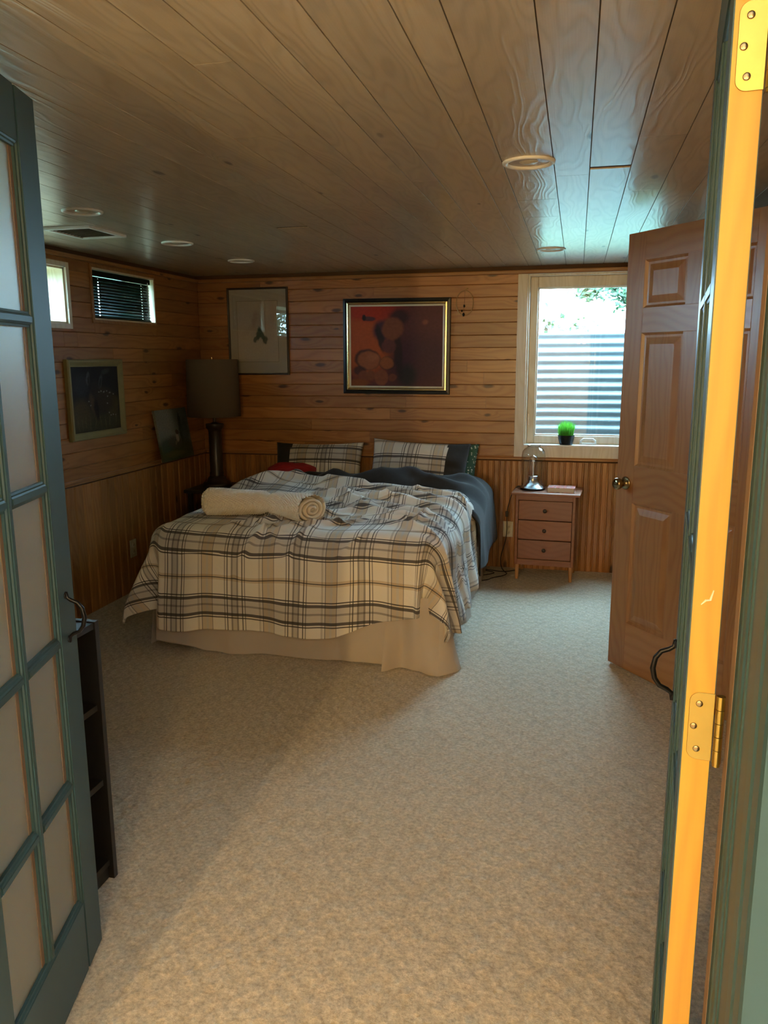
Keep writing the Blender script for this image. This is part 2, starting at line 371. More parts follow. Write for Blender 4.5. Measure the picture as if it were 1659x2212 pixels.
EX, EY, EZ = Vector((1, 0, 0)), Vector((0, 1, 0)), Vector((0, 0, 1))

# floor
fl = MB().box(XL - .05, XR + .05, YH, YB + .05, -.05, 0).out('floor', M['carpet']); tag(fl, 'beige textured carpet covering the bedroom floor', 'carpet', kind='structure')
hf = MB().box(-2.2, 1.9, -3.2, YH, -.05, 0).out('floor', M['carpet']); tag(hf, 'carpeted hall floor before the open double doors', 'carpet', kind='structure')

# ceiling with planks
ce = MB().box(XL - .3, XR + .1, YH, YB + .1, ZC + .004, ZC + .05).out('ceiling', M['ceil_gap']); tag(ce, 'low ceiling of whitewashed wood planks', 'ceiling', kind='structure')
seams = [-.498, -.345, -.258, -.098, .015, .145]
rs = random.Random(5)
xs = list(seams)
while xs[-1] < XR - .05: xs.append(xs[-1] + rs.choice([.10, .115, .13, .15]))
while xs[0] > XL + .05: xs.insert(0, xs[0] - rs.choice([.095, .13, .15, .16]))
xs[0] = XL - .02; xs[-1] = XR + .02
lights = [(-.175, 2.721), (-.172, 4.837), (-2.035, 3.10), (-2.101, 4.048), (-2.086, 4.855)]
for i in range(len(xs) - 1):
    x0, x1 = xs[i], xs[i + 1]; cut = [YF - .1] + sorted(rs.uniform(1.6, 5.2) for _ in range(rs.choice([1, 2, 2]))) + [YB]
    if abs(x0 - seams[3]) < .01: cut = [YF - .1, 2.95, 4.1, YB]
    if abs(x0 - seams[2]) < .01: cut = [YF - .1, 3.35, 3.75, YB]
    if abs(x0 - seams[0]) < .01: cut = [YF - .1, 3.6, YB]
    for a, bb in zip(cut[:-1], cut[1:]):
        if bb - a < .05: continue
        o = plank('ceiling_plank', bb - a - .0015, x1 - x0 - .0028, .004, .0002, M['ceil'], ce)
        place(o, ((x0 + x1) / 2, (a + bb) / 2, ZC + .004), EY, EX, -EZ)

# back wall with window opening
WX0, WX1, WZ0, WZ1 = -.345, .565, .893, 2.056
t = .012; yb = YB + t
wb = MB().box(XL - .3, WX0, yb, yb + .20, 0, ZC + .02).box(WX1, XR + .1, yb, yb + .20, 0, ZC + .02).box(WX0, WX1, yb, yb + .20, 0, WZ0).box(WX0, WX1, yb, yb + .20, WZ1, ZC + .02).out('wall_back', M['groove'])
tag(wb, 'knotty pine boarded wall behind the bed, beadboard below', 'wall', kind='structure')
rows = 15; z0, z1 = RAIL + .005, 2.082; ph = (z1 - z0) / rows
for r in range(rows):
    zc = z0 + (r + .5) * ph
    if zc > 2.07: segs = [(XL, XR)]
    else: segs = [(XL, -.41), (.63, XR)]
    for a, bb in segs:
        cuts = [a] + (sorted(rs.uniform(a + .3, bb - .2) for _ in range(rs.choice([1, 1, 2]))) if bb - a > 1 else []) + [bb]
        for p, q in zip(cuts[:-1], cuts[1:]):
            if q - p < .04: continue
            place(plank('board', q - p - .001, ph - .0008, t, .0035, M['pine_board'], wb), ((p + q) / 2, yb, zc), EX, EZ, -EY)
bw = .0415; x = XL
while x < XR:
    place(plank('bead_board', RAIL - .02, bw - .0006, t, .004, M['pine_bead'], wb, True), (x + bw / 2, yb, (RAIL - .02) / 2), EZ, -EX, -EY); x += bw
def moulding(name, p0, p1, outv, prof, mat, label):
    p0, p1, outv = Vector(p0), Vector(p1), Vector(outv); ax = (p1 - p0); L = ax.length; ax.normalize(); up = ax.cross(outv)
    sgn = 1 if up.z > 0 else -1
    v = [(xx, u * sgn, o_) for xx in (-L / 2, L / 2) for o_, u in prof]; n = len(prof)
    f = [tuple(range(n)), tuple(range(2 * n - 1, n - 1, -1))] + [(i, n + i, n + (i + 1) % n, (i + 1) % n) for i in range(n)]
    o = pyd(name, v, f, mat)
    place(o, (p0 + p1) / 2, ax, outv.cross(ax), outv)
    bm = bmesh.new(); bm.from_mesh(o.data); bmesh.ops.recalc_face_normals(bm, faces=bm.faces); bm.to_mesh(o.data); bm.free()
    return tag(o, label, 'trim', kind='structure')
RP = [(0, -.018), (.010, -.018), (.014, -.008), (.022, -.004), (.022, .006), (.016, .008), (0, .008)]
CP = [(0, 0), (.014, 0), (.016, .006), (.016, .022), (.022, .026), (0, .026)]
moulding('trim_1', (XL, YB, RAIL), (XR, YB, RAIL), (0, -1, 0), RP, M['pine_trim'], 'pine chair rail along the wall behind the bed')
moulding('trim_2', (XL, YF, RAIL), (XL, YB, RAIL), (1, 0, 0), RP, M['pine_trim'], 'pine chair rail along the dark left wall')
moulding('trim_3', (XL, YB, ZC - .027), (XR, YB, ZC - .027), (0, -1, 0), CP, M['pine_trim'], 'pine ceiling moulding above the bed wall')
moulding('trim_4', (XL, YF, ZC - .027), (XL, YB, ZC - .027), (1, 0, 0), CP, M['pine_trim'], 'pine ceiling moulding above the left wall windows')

# left wall with two high windows
A0, A1, AZ0, AZ1 = 2.95, 4.03, 1.70, 2.005
B0, B1, BZ0, BZ1 = 4.29, 5.02, 1.735, 2.035
xl = XL - t; D = .26
wl = MB()
for (y0, y1, za, zb) in [(YH, A0, 0, ZC + .02), (A1, B0, 0, ZC + .02), (B1, YB + .2, 0, ZC + .02), (A0, A1, 0, AZ0), (A0, A1, AZ1, ZC + .02), (B0, B1, 0, BZ0), (B0, B1, BZ1, ZC + .02)]:
    wl.box(xl - D, xl, y0, y1, za, zb)
wl = wl.out('wall_left', M['groove']); tag(wl, 'dark pine boarded left wall with two high windows', 'wall', kind='structure')
for r in range(rows):
    zc = z0 + (r + .5) * ph; lo, hi = zc - ph / 2, zc + ph / 2
    segs = [(YF, YB)]
    def cutout(segs, a, bb): 
        o_ = []
        for p, q in segs:
            if bb <= p or a >= q: o_.append((p, q)); continue
            if a > p: o_.append((p, a))
            if bb < q: o_.append((bb, q))
        return o_
    if hi > AZ0 - .026 and lo < AZ1 + .026: segs = cutout(segs, A0 - .03, A1 + .03)
    if hi > BZ0 and lo < BZ1: segs = cutout(segs, B0, B1)
    for (h0, h1, q0, q1) in ((A0 - .03, A1 + .03, AZ0 - .026, AZ1 + .026), (B0, B1, BZ0, BZ1)):
        for l2, h2 in ((lo, min(hi, q0)), (max(lo, q1), hi)):
            if lo < q1 and hi > q0 and h2 - l2 > .006 and h2 - l2 < ph - .001:
                place(plank('board', h1 - h0 - .001, h2 - l2 - .0008, t, .0025, M['pine_board'], wl), (xl, (h0 + h1) / 2, (l2 + h2) / 2), EY, EZ, EX)
    for a, bb in segs:
        cuts = [a] + (sorted(rs.uniform(a + .3, bb - .3) for _ in range(rs.choice([1, 2, 3]))) if bb - a > 1 else []) + [bb]
        for p, q in zip(cuts[:-1], cuts[1:]):
            if q - p < .04: continue
            place(plank('board', q - p - .001, ph - .0008, t, .0035, M['pine_board'], wl), (xl, (p + q) / 2, zc), EY, EZ, EX)
y = YF
while y < YB:
    place(plank('wainscot_board', RAIL - .02, .0826, t, .004, M['pine_bead'], wl, True), (xl, y + .0415, (RAIL - .02) / 2), EZ, EY, EX); y += .083

# right wall with closet behind the pine door, front wall with double-door opening, hall
wr = MB().box(XR, XR + .1, YH, 3.27, 0, ZC + .02).box(XR, XR + .1, 4.08, YB + .2, 0, ZC + .02).box(XR, XR + .1, 3.27, 4.08, 2.05, ZC + .02).box(XR + .7, XR + .8, 3.0, 4.4, 0, ZC).box(XR + .1, XR + .8, 3.0, 3.1, 0, ZC).box(XR + .1, XR + .8, 4.3, 4.4, 0, ZC).box(XR + .1, XR + .8, 3.0, 4.4, ZC - .02, ZC).box(XR, XR + .8, 3.0, 4.4, -.05, 0).out('wall_right', M['groove'])
tag(wr, 'pine boarded right wall behind the open panel door', 'wall', kind='structure')
for r in range(25):
    zc = (r + .5) * .0836
    for a, bb in ((YF, 3.27), (4.08, YB)):
        place(plank('board', bb - a - .001, .083, t, .0035, M['pine_board'], wr), (XR, (a + bb) / 2, zc), -EY, EZ, -EX)
OX0, OX1, OZ = -1.012, .200, 2.055
wf = MB().box(XL - .3, OX0 - .02, YH, YF, 0, ZC + .02).box(OX1 + .03, XR + .1, YH, YF, 0, ZC + .02).box(OX0 - .02, OX1 + .03, YH, YF, OZ + .02, ZC + .02).out('wall_front', M['hallwall'])
tag(wf, 'painted wall around the teal double doors', 'wall', kind='structure')
for nme, bxs, lab in (('wall_hall_left', (-2.3, -2.2, -3.2, YH, 0, 2.4), 'painted left wall of the hall'), ('wall_hall_right', (1.9, 2.0, -3.2, YH, 0, 2.4), 'painted right wall of the hall'),
                      ('wall_hall_back', (-2.3, 2.0, -3.3, -3.2, 0, 2.4), 'painted end wall of the hall'), ('wall_hall_front', (-2.3, 2.0, YH - .01, YH, ZC, 2.4), 'painted wall strip above the double doors')):
    tag(MB().box(*bxs).out(nme, M['hallwall']), lab, 'wall', kind='structure')
tag(MB().box(-2.3, 2.0, -3.3, YH, 2.4, 2.45).out('ceiling', M['white']), 'white painted hall ceiling', 'ceiling', kind='structure')

# door frame of the double doors (jambs, head, casings)
df = thing('door_frame', 'teal painted frame and moulded casing of the double doors', 'door frame', (0, 0, 0), kind='structure')
MB().prism([(.199, .972), (.1985, .955), (.2005, .950), (.1985, .945), (.1985, .932), (.2005, .928), (.199, .915), (.26, .915), (.26, .98), (.21, .98)], 0, OZ).out('jamb_moulding', M['teal'], df)
MB().prism([(.197, .986), (.1985, .972), (.225, .972), (.225, .986)], 0, OZ).out('jamb_edge', M['brown_edge'], df)
MB().prism([(.2015, .915), (.2015, .872), (.26, .872), (.26, .915)], 0, OZ).out('jamb_groove', M['groovepaint'], df)
MB().prism([(.199, .872), (.199, .852), (.202, .848), (.202, .842), (.199, .838), (.199, .815), (.201, .808), (.30, .808), (.30, .872)], 0, OZ + .06).out('casing', M['teal'], df)
MB().box(OX0 - .022, OX0 - .012, YH - .05, YF, 0, OZ).box(OX0 - .10, OX0 - .012, YH - .055, YH - .001, 0, OZ + .06).out('casing', M['teal'], df)
MB().box(OX0 - .10, OX1 + .1, YH - .055, YH - .001, OZ, OZ + .06).box(OX0 - .012, OX1, YH, YF, OZ, OZ + .018).out('head_casing', M['teal'], df)

# ------------------------------------------------------------------ windows
w1 = thing('window_1', 'pale framed casement window with a view of a corrugated window well', 'window', (0, 0, 0), kind='structure')
def boxp(name, mat, par, *b, bev=.002): return MB().box(*b).out(name, mat, par, bev=bev)
cy0 = YB - .012
boxp('side_casing', M['pale'], w1, -.412, WX0, cy0, YB + .012, RAIL + .009, 2.082)
boxp('side_casing', M['pale'], w1, WX1, WX1 + .067, cy0, YB + .012, RAIL + .009, 2.082)
boxp('apron', M['pale'], w1, WX0, WX1, cy0, YB + .012, RAIL + .009, WZ0 - .004)
boxp('head_casing', M['pale'], w1, WX0, WX1, cy0, YB + .012, WZ1, 2.082)
boxp('sill', M['white'], w1, WX0, WX1, YB - .016, YB + .105, WZ0 - .004, WZ0 + .008)
boxp('jamb', M['pale'], w1, WX0, WX0 + .012, YB + .012, YB + .20, WZ0, WZ1); boxp('jamb', M['pale'], w1, WX1 - .012, WX1, YB + .012, YB + .20, WZ0, WZ1)
boxp('head_jamb', M['pale'], w1, WX0, WX1, YB + .012, YB + .20, WZ1 - .012, WZ1)
SX0, SX1, SZ0, SZ1 = WX0 + .012, WX1 - .012, WZ0 + .008, WZ1 - .012
GX0, GX1, GZ0, GZ1 = -.280, .500, .958, 1.972
def step(name, x0, x1, z0, z1, par):   # sash member with an inner step
    MB().box(x0, x1, YB + .07, YB + .12, z0, z1).out(name, M['pale'], par, bev=.005)
step('sash_stile', SX0, GX0, SZ0, SZ1, w1); step('sash_stile', GX1, SX1, SZ0, SZ1, w1)
step('sash_rail', GX0, GX1, SZ0, GZ0, w1); step('sash_rail', GX0, GX1, GZ1, SZ1, w1)
for b_ in ((GX0, GX0 + .010, GZ0, GZ1), (GX1 - .010, GX1, GZ0, GZ1), (GX0, GX1, GZ0, GZ0 + .010), (GX0, GX1, GZ1 - .010, GZ1)):
    boxp('glazing_strip', M['white'], w1, b_[0], b_[1], YB + .085, YB + .105, b_[2], b_[3])
MB().box(GX0, GX1, YB + .093, YB + .097, GZ0, GZ1).out('pane', M['glass'], w1)
cx, cz = .095, .925
ch = MB().box(cx - .058, cx + .058, YB + .045, YB + .07, WZ0 + .008, WZ0 + .020).out('crank_cover', M['white'], w1, bev=.006, seg=3)
MB().tube([(cx - .052, YB + .045, .907), (cx - .048, YB + .040, .93), (cx - .03, YB + .036, .942), (cx + .03, YB + .036, .942), (cx + .048, YB + .040, .93), (cx + .05, YB + .045, .912)], .0065, 10).out('crank_handle', M['white'], w1, smooth=True)
lk = boxp('lock_lever', M['pale'], w1, WX0 + .016, WX0 + .030, YB + .055, YB + .075, 1.03, 1.11, bev=.004)

def highwin(nm, y0, y1, za, zb, label, casing):
    o = thing(nm, label, 'window', (0, 0, 0), kind='structure')
    xg = XL - .235
    L = .25
    boxp('reveal_panel', M['reveal'], o, xl - D, XL - .001, y1 - .012, y1, za, zb, bev=0); boxp('reveal_panel', M['reveal'], o, xl - D, XL - .001, y0, y0 + .012, za, zb, bev=0)
    boxp('reveal_sill', M['reveal_y'], o, xl - D, XL - .001, y0, y1, za, za + .010, bev=0); boxp('reveal_head', M['reveal_y'], o, xl - D, XL - .001, y0, y1, zb - .010, zb, bev=0)
    for b_ in ((y0 + .012, y0 + .045, za + .01, zb - .01), (y1 - .045, y1 - .012, za + .01, zb - .01), (y0 + .045, y1 - .045, za + .01, za + .04), (y0 + .045, y1 - .045, zb - .04, zb - .01)):
        boxp('sash', M['white'], o, xg - .02, xg + .02, b_[0], b_[1], b_[2], b_[3])
    MB().box(xg - .002, xg + .002, y0 + .045, y1 - .045, za + .04, zb - .04).out('pane', M['glass'], o)
    if casing:
        c_ = .028
        boxp('casing', M['pale'], o, XL - .002, XL + .014, y0 - c_, y0, za - c_, zb + c_); boxp('casing', M['pale'], o, XL - .002, XL + .014, y1, y1 + c_, za - c_, zb + c_)
        boxp('casing', M['pale'], o, XL - .002, XL + .014, y0, y1, za - c_, za); boxp('casing', M['pale'], o, XL - .002, XL + .014, y0, y1, zb, zb + c_)
    else:
        boxp('casing', M['pine_trim'], o, XL - .002, XL + .008, y0 - .022, y0, za - .02, zb + .02); boxp('casing', M['pine_trim'], o, XL - .002, XL + .006, y0, y1, zb, zb + .018)
        boxp('casing', M['pine_trim'], o, XL - .002, XL + .006, y0, y1, za - .018, za)
    return o
highwin('window_2', A0, A1, AZ0, AZ1, 'small high window without blind, bright pale wood reveal, beside the teal door', True)
highwin('window_3', B0, B1, BZ0, BZ1, 'small high window covered by the dark green blind', False)

# venetian blind
bl = thing('venetian_blind', 'dark green venetian blind closed over the high left window', 'blind', (XL - .032, 4.315, 0))
BLW = .675
MB().box(-.016, .016, 0, BLW, 1.990, 2.022).out('head_rail', M['blind'], bl, bev=.003)
MB().box(-.012, .012, 0, BLW, 1.745, 1.757).out('bottom_rail', M['blind'], bl, bev=.003)
ys = [0, .082, .090, .340, .3405, BLW - .098, BLW - .090, BLW]; sw = .0125; arc = []
uu = [-1, -.62, -.22, .22, .62, 1]
V = []; F_ = []
for yv in ys:
    for u in uu: V.append((u * sw, yv, .0022 * (1 - u * u)))
nu = len(uu)
for i in range(len(ys) - 1):
    for k in range(nu - 1):
        if i in (1, 5) and k == 2: continue
        F_.append((i * nu + k, i * nu + k + 1, (i + 1) * nu + k + 1, (i + 1) * nu + k))
slat0 = None
for i in range(13):
    if slat0 is None: o = slat0 = pyd('slat', V, F_, M['blind'], bl, True)
    else: o = slat0.copy(); COL.objects.link(o); o.parent = bl
    o.location = (0, 0, 1.977 - i * .0178); o.rotation_euler = (0, math.radians(66 if i not in (10, 11) else 58), 0)
for yv in (.086, BLW - .094):
    MB().tube([(.014, yv, 1.75), (.014, yv, 2.0)], .0008, 5).out('ladder_cord', M['blind'], bl)
MB().tube([(.022, BLW - .045, 2.0), (.026, BLW - .05, 1.78)], .0025, 6).out('tilt_wand', M['white'], bl)

# ------------------------------------------------------------------ outside
ww = MB()
wcx, wr_x, wr_y, wz0, wz1 = .11, .62, .72, .70, 1.69
nz, na = 200, 40; P = np.zeros((na + 1, nz + 1, 3))
for i in range(na + 1):
    a = PI * i / na
    for j in range(nz + 1):
        z = wz0 + (wz1 - wz0) * j / nz; k = .010 * math.cos(2 * PI * (z - wz0) / .0675)
        ex = abs(math.cos(a)) ** .55 * (1 if math.cos(a) > 0 else -1); ey = math.sin(a) ** .45
        P[i, j] = (wcx + (wr_x + k) * ex, yb + .20 + (wr_y + k) * ey, z)
v, f, _ = gridmesh(P)
tag(pyd('window_well', v, f, M['galv'], None, True), 'corrugated galvanised steel window well outside the casement window', 'window well')
tag(MB().box(wcx - .7, wcx + .7, yb + .2, yb + 1.0, .60, .72).out('ground', M['soil']), 'gravel bed at the bottom of the window well', 'gravel', kind='structure')
GZ = 1.62
g_ = MB().box(-30, XL - .30, -6, 30, GZ - .05, GZ).box(XL - .30, wcx - .68, yb + .22, 30, GZ - .05, GZ).box(wcx + .68, 30, yb + .22, 30, GZ - .05, GZ).box(wcx - .68, wcx + .68, yb + 1.0, 30, GZ - .05, GZ).out('ground', M['lawn'])
tag(g_, 'green lawn outside the basement windows', 'lawn', kind='structure')
def leafcloud(name, centers, n, size, seed, par):
    R_ = random.Random(seed); V = []; F_ = []
    for _ in range(n):
        c, rad = R_.choice(centers); d = Vector((R_.gauss(0, 1), R_.gauss(0, 1), R_.gauss(0, .7))) * rad * .5; p = Vector(c) + d
        a = Vector((R_.uniform(-1, 1), R_.uniform(-1, 1), R_.uniform(-.7, .3))).normalized(); bq = a.orthogonal().normalized(); s = size * R_.uniform(.6, 1.2)
        o = len(V); V += [p, p + a * s * .5 + bq * s * .28, p + a * s, p + a * s * .5 - bq * s * .28, p + a * s * .5 + a.cross(bq) * s * .06]
        F_ += [(o, o + 1, o + 4), (o + 1, o + 2, o + 4), (o + 2, o + 3, o + 4), (o + 3, o, o + 4)]
    ob = pyd(name, V, F_, M['leaf'], par); ob['kind'] = 'stuff'; return ob
tr = thing('tree', 'leafy tree branch hanging into view at the top of the casement window', 'tree', (2.6, 10.5, GZ))
MB().tube([(0, 0, 0), (.05, 0, 1.2), (-.1, .1, 2.6), (0, .1, 4)], [.2, .16, .13, .08], 10).out('trunk', M['bark'], tr, smooth=True)
br = [[(-.1, .1, 1.5), (-.9, -.3, 1.2), (-1.6, -.6, .85), (-2.2, -.7, .66)], [(-.1, .1, 2.0), (-1.0, 0, 2.2), (-2.0, -.2, 1.9)], [(0, 0, 2.5), (1, .4, 3), (1.8, .5, 3.2)]]
cent = []
for b_ in br:
    MB().tube(b_, [.06, .045, .03, .015][:len(b_)], 7).out('branch', M['bark'], tr, smooth=True)
    for p in b_[1:]: cent.append((p, .42))
cent = cent[2:] + [((-1.85, -.7, .70), .30), ((-2.15, -.7, .68), .22), ((-2.5, -.7, .66), .16), ((-1.6, -.6, .62), .26), ((-2.0, -.7, .52), .16)] * 3
leafcloud('foliage', cent, 1500, .085, 4, tr)
sh = thing('shrub', 'low green shrub beyond the rim of the window well', 'shrub', (-.35, 9.2, GZ))
leafcloud('foliage', [((0, 0, .26), .2), ((.35, .1, .22), .14), ((-.4, 0, .28), .2)], 130, .09, 9, sh)
MB().tube([(0, 0, 0), (0, 0, .3)], .02, 6).out('stem', M['bark'], sh)
sh = thing('shrub', 'bright green shrub on the lawn outside the high left window', 'shrub', (-4.6, -.3, GZ))
leafcloud('foliage', [((0, 0, .38), .45), ((.1, .6, .36), .4), ((-.1, -.7, .34), .45)], 900, .10, 11, sh)
MB().tube([(0, 0, 0), (0, 0, .4)], .03, 6).out('stem', M['bark'], sh)

# ------------------------------------------------------------------ double doors
LW, LT, STL = .59, .035, .105
ROWS = [1.925, 1.583, 1.222, .860, .507, .205]
def french(nm, org, xdir, sy, label):
    o = thing(nm, label, 'door', kind='structure')
    xd = Vector((xdir[0], xdir[1], 0)).normalized(); place(o, org, xd, EZ.cross(xd), EZ)
    Y0, Y1 = (-LT, 0) if sy > 0 else (0, LT)
    zb, zt = .012, 2.043; st = .010; ins = .008
    def bar(name, a, b_, l, r_, vertical, lo, hi):
        # bar from a to b_ across, moulded step on sides flagged l / r_
        pts = [(a, Y0), (b_, Y0), (b_, Y1), (a, Y1)]
        q = []
        if l: q += [(a, Y0 + ins), (a + st * .45, Y0 + ins * .9), (a + st * .6, Y0 + ins * .45), (a + st, Y0 + ins * .3), (a + st, Y0)]
        else: q += [(a, Y0)]
        if r_: q += [(b_ - st, Y0), (b_ - st, Y0 + ins * .3), (b_ - st * .6, Y0 + ins * .45), (b_ - st * .45, Y0 + ins * .9), (b_, Y0 + ins), (b_, Y1 - ins), (b_ - st * .45, Y1 - ins * .9), (b_ - st * .6, Y1 - ins * .45), (b_ - st, Y1 - ins * .3), (b_ - st, Y1)]
        else: q += [(b_, Y0), (b_, Y1)]
        if l: q += [(a + st, Y1), (a + st, Y1 - ins * .3), (a + st * .6, Y1 - ins * .45), (a + st * .45, Y1 - ins * .9), (a, Y1 - ins)]
        else: q += [(a, Y1)]
        mb = MB().prism(q, lo, hi)
        if not vertical: mb.v = [(z, y, x) for x, y, z in mb.v]; mb.f = [f[::-1] for f in mb.f]
        return mb.out(name, M['teal'], o)
    bar('stile', 0, STL, False, True, True, zb, zt); bar('stile', LW - STL, LW, True, False, True, zb, zt)
    bar('rail', zb, ROWS[5], False, True, False, STL, LW - STL); bar('rail', ROWS[0], zt, True, False, False, STL, LW - STL)
    mw = .032; bar('muntin', LW / 2 - mw / 2, LW / 2 + mw / 2, True, True, True, ROWS[5], ROWS[0])
    for z in ROWS[1:5]:
        bar('muntin', z - mw / 2, z + mw / 2, True, True, False, STL, LW / 2 - mw / 2); bar('muntin', z - mw / 2, z + mw / 2, True, True, False, LW / 2 + mw / 2, LW - STL)
    ym = (Y0 + Y1) / 2
    for k in range(5):
        za, zc_ = ROWS[k + 1] + (mw / 2 if k < 4 else 0), ROWS[k] - (mw / 2 if k > 0 else 0)
        for a, b_ in ((STL, LW / 2 - mw / 2), (LW / 2 + mw / 2, LW - STL)):
            MB().box(a - .003, b_ + .003, ym - .0025, ym + .0025, za - .003, zc_ + .003).out('pane', M['frost'], o)
            for e0, e1 in ((a, a + .014), (b_ - .014, b_)):
                MB().box(e0, e1, ym - .004, ym + .004, za, zc_).out('pane_edge_reflection', M['brown_edge'], o)  # brown strips imitate the moulding's reflection along the upright pane edges
    MB().box(-.0012, .0, Y0 + .001, Y1 - .0015 if sy > 0 else Y1 - .001, zb, zt).out('raw_edge', M['edge'], o)
    # pull handle
    hx = LW - .052; s_ = sy
    hd = MB().tube([(hx, s_ * .002, .848), (hx, s_ * .004, .862), (hx, s_ * .012, .868), (hx, s_ * .026, .874), (hx, s_ * .036, .888), (hx, s_ * .040, .908), (hx, s_ * .036, .93), (hx, s_ * .026, .944), (hx, s_ * .012, .950), (hx, s_ * .004, .956), (hx, s_ * .002, .970)],
              [.0035, .0045, .0048, .0048, .0052, .0056, .0052, .0048, .0048, .0045, .0035], 10).out('handle', M['black'], o, smooth=True)
    for z in (.856, .962): MB().lathe([(.009, 0), (.009, .002), (.004, .004)], 12, cap=True).out('handle_foot', M['black'], hd, smooth=True).matrix_local = Matrix.Translation((hx, 0, z)) @ Matrix.Rotation(-s_ * PI / 2, 4, 'X')
    # hinges on the raw edge, knuckle on the room side
    ys_ = -1 if sy > 0 else 1
    for zc_ in (.265, 1.046, 1.822):
        hg = thing('hinge_tmp', '', ''); hg.name = 'hinge'; 
        for k_ in ('label', 'category'): del hg[k_]
        hg.parent = o; hg.location = (-.0012, 0, zc_)
        yk = ys_ * LT
        h2 = .0445; rc = .012
        pts = [(.035, -h2), (.035, h2)] + [(.006 + rc - rc * math.sin(math.radians(j * 15)), h2 - rc + rc * math.cos(math.radians(j * 15))) for j in range(7)] + [(.006 + rc - rc * math.cos(math.radians(j * 15)), -h2 + rc - rc * math.sin(math.radians(j * 15))) for j in range(7)]
        mb = MB().prism([(ys_ * a, b_) for a, b_ in pts], -.0018, 0); mb.v = [(z, x, y) for x, y, z in mb.v]
        hp = mb.out('hinge_leaf', M['brass'], hg, bev=.0004, seg=1)
        for a, b_ in ((.0175, .030), (.0125, 0), (.0175, -.030)):
            sc_ = MB().lathe([(.0042, 0), (.0042, .0006), (.003, .0012), (0.0001, .0013)], 14).out('screw', M['antique'], hg, smooth=True)
            sc_.matrix_local = Matrix.Translation((-.0018, ys_ * a, b_)) @ Matrix.Rotation(-PI / 2, 4, 'Y')
        for j in range(5):
            za = -h2 + j * 2 * h2 / 5
            MB().lathe([(.0052, za + .0004), (.0052, za + 2 * h2 / 5 - .0004)], 14, (-.0045, ys_ * (LT + .0065), 0), cap=True).out('knuckle', M['brass'], hg, auto=True)
        MB().lathe([(.0045, -h2 - .004), (.0045, -h2), ], 12, (-.0045, ys_ * (LT + .0065), 0), cap=True).out('pin', M['brass'], hg, auto=True)
    return o
dL = Vector((-.27, .963, 0)).normalized(); oL = Vector((-1.150, 1.600, 0)) - dL * LW
french('door_1', oL, dL, -1, 'teal double-door leaf with frosted panes, left of the opening')
d2 = french('door_2', (.147, .990, 0), (.108, .994), 1, 'teal double-door leaf seen edge-on with raw pine hinge edge, right of the opening')
MB().tube([(-.0016, -.011, 1.203), (-.0020, -.016, 1.209), (-.0020, -.021, 1.210), (-.0018, -.024, 1.222)], [.0006, .0014, .0016, .0008], 6, flat=.5).out('splinter', M['ivory'], d2)

# ------------------------------------------------------------------ pine panel door
pd = thing('door_3', 'open six panel pine door with antique brass knob before the window', 'door', kind='structure')
xd = Vector((.617, -.787, 0)).normalized(); place(pd, (.206, 3.90, 0), xd, EZ.cross(xd), EZ)
DW, DT = .813, .035; zb, zt = .012, 2.043
ZR = [(zb, .245), (.83, 1.005), (1.605, 1.715), (1.92, zt)]; XS = [(0, .112), (.360, .453), (.701, DW)]
for a, b_ in (XS[0], XS[2]): MB().box(a, b_, 0, DT, zb, zt).out('stile', M['doorZ'], pd, bev=.002)
for za, zc_ in ZR: MB().box(.112, .701, 0, DT, za, zc_).out('rail', M['doorX'], pd, bev=.001)
for k in range(3): MB().box(.360, .453, 0, DT, ZR[k][1], ZR[k + 1][0]).out('mullion', M['doorZ'], pd, bev=.001)
for k in range(3):
    za, zc_ = ZR[k][1], ZR[k + 1][0]
    for a, b_ in ((.112, .360), (.453, .701)):
        V = []; F_ = []
        for s_, yb_ in ((0, 0), (1, DT)):
            sg = 1 if s_ == 0 else -1
            for ins, dep in ((0, .001), (.010, .011), (.020, .0115), (.050, .0035)):
                V += [(a + ins, yb_ + sg * dep, za + ins), (b_ - ins, yb_ + sg * dep, za + ins), (b_ - ins, yb_ + sg * dep, zc_ - ins), (a + ins, yb_ + sg * dep, zc_ - ins)]
            o0 = s_ * 16
            for r_ in range(3):
                for j in range(4):
                    q = (o0 + r_ * 4 + j, o0 + r_ * 4 + (j + 1) % 4, o0 + (r_ + 1) * 4 + (j + 1) % 4, o0 + (r_ + 1) * 4 + j); F_.append(q if s_ == 0 else q[::-1])
            q = (o0 + 12, o0 + 13, o0 + 14, o0 + 15); F_.append(q if s_ == 0 else q[::-1])
        pyd('panel', V, F_, M['doorZ'], pd)
kprof = [(.031, 0), (.031, .003), (.026, .006), (.012, .009), (.0105, .024), (.014, .030), (.024, .036), (.0275, .046), (.0265, .056), (.021, .062), (.010, .0645), (.0001, .065)]
for sgn in (1, -1):
    kb = MB().lathe(kprof, 28).out('knob', M['antique'], pd, smooth=True)
    kb.matrix_local = Matrix.Translation((.062, 0 if sgn > 0 else DT, .918)) @ Matrix.Rotation(sgn * PI / 2, 4, 'X')
MB().box(-.0015, 0, .006, DT - .006, .89, .945).out('latch_plate', M['brass'], pd)
for z in (.27, 1.04, 1.80): MB().lathe([(.006, -.045), (.006, .045)], 12, (DW + .004, DT + .002, z), cap=True).out('hinge', M['brass'], pd, auto=True)

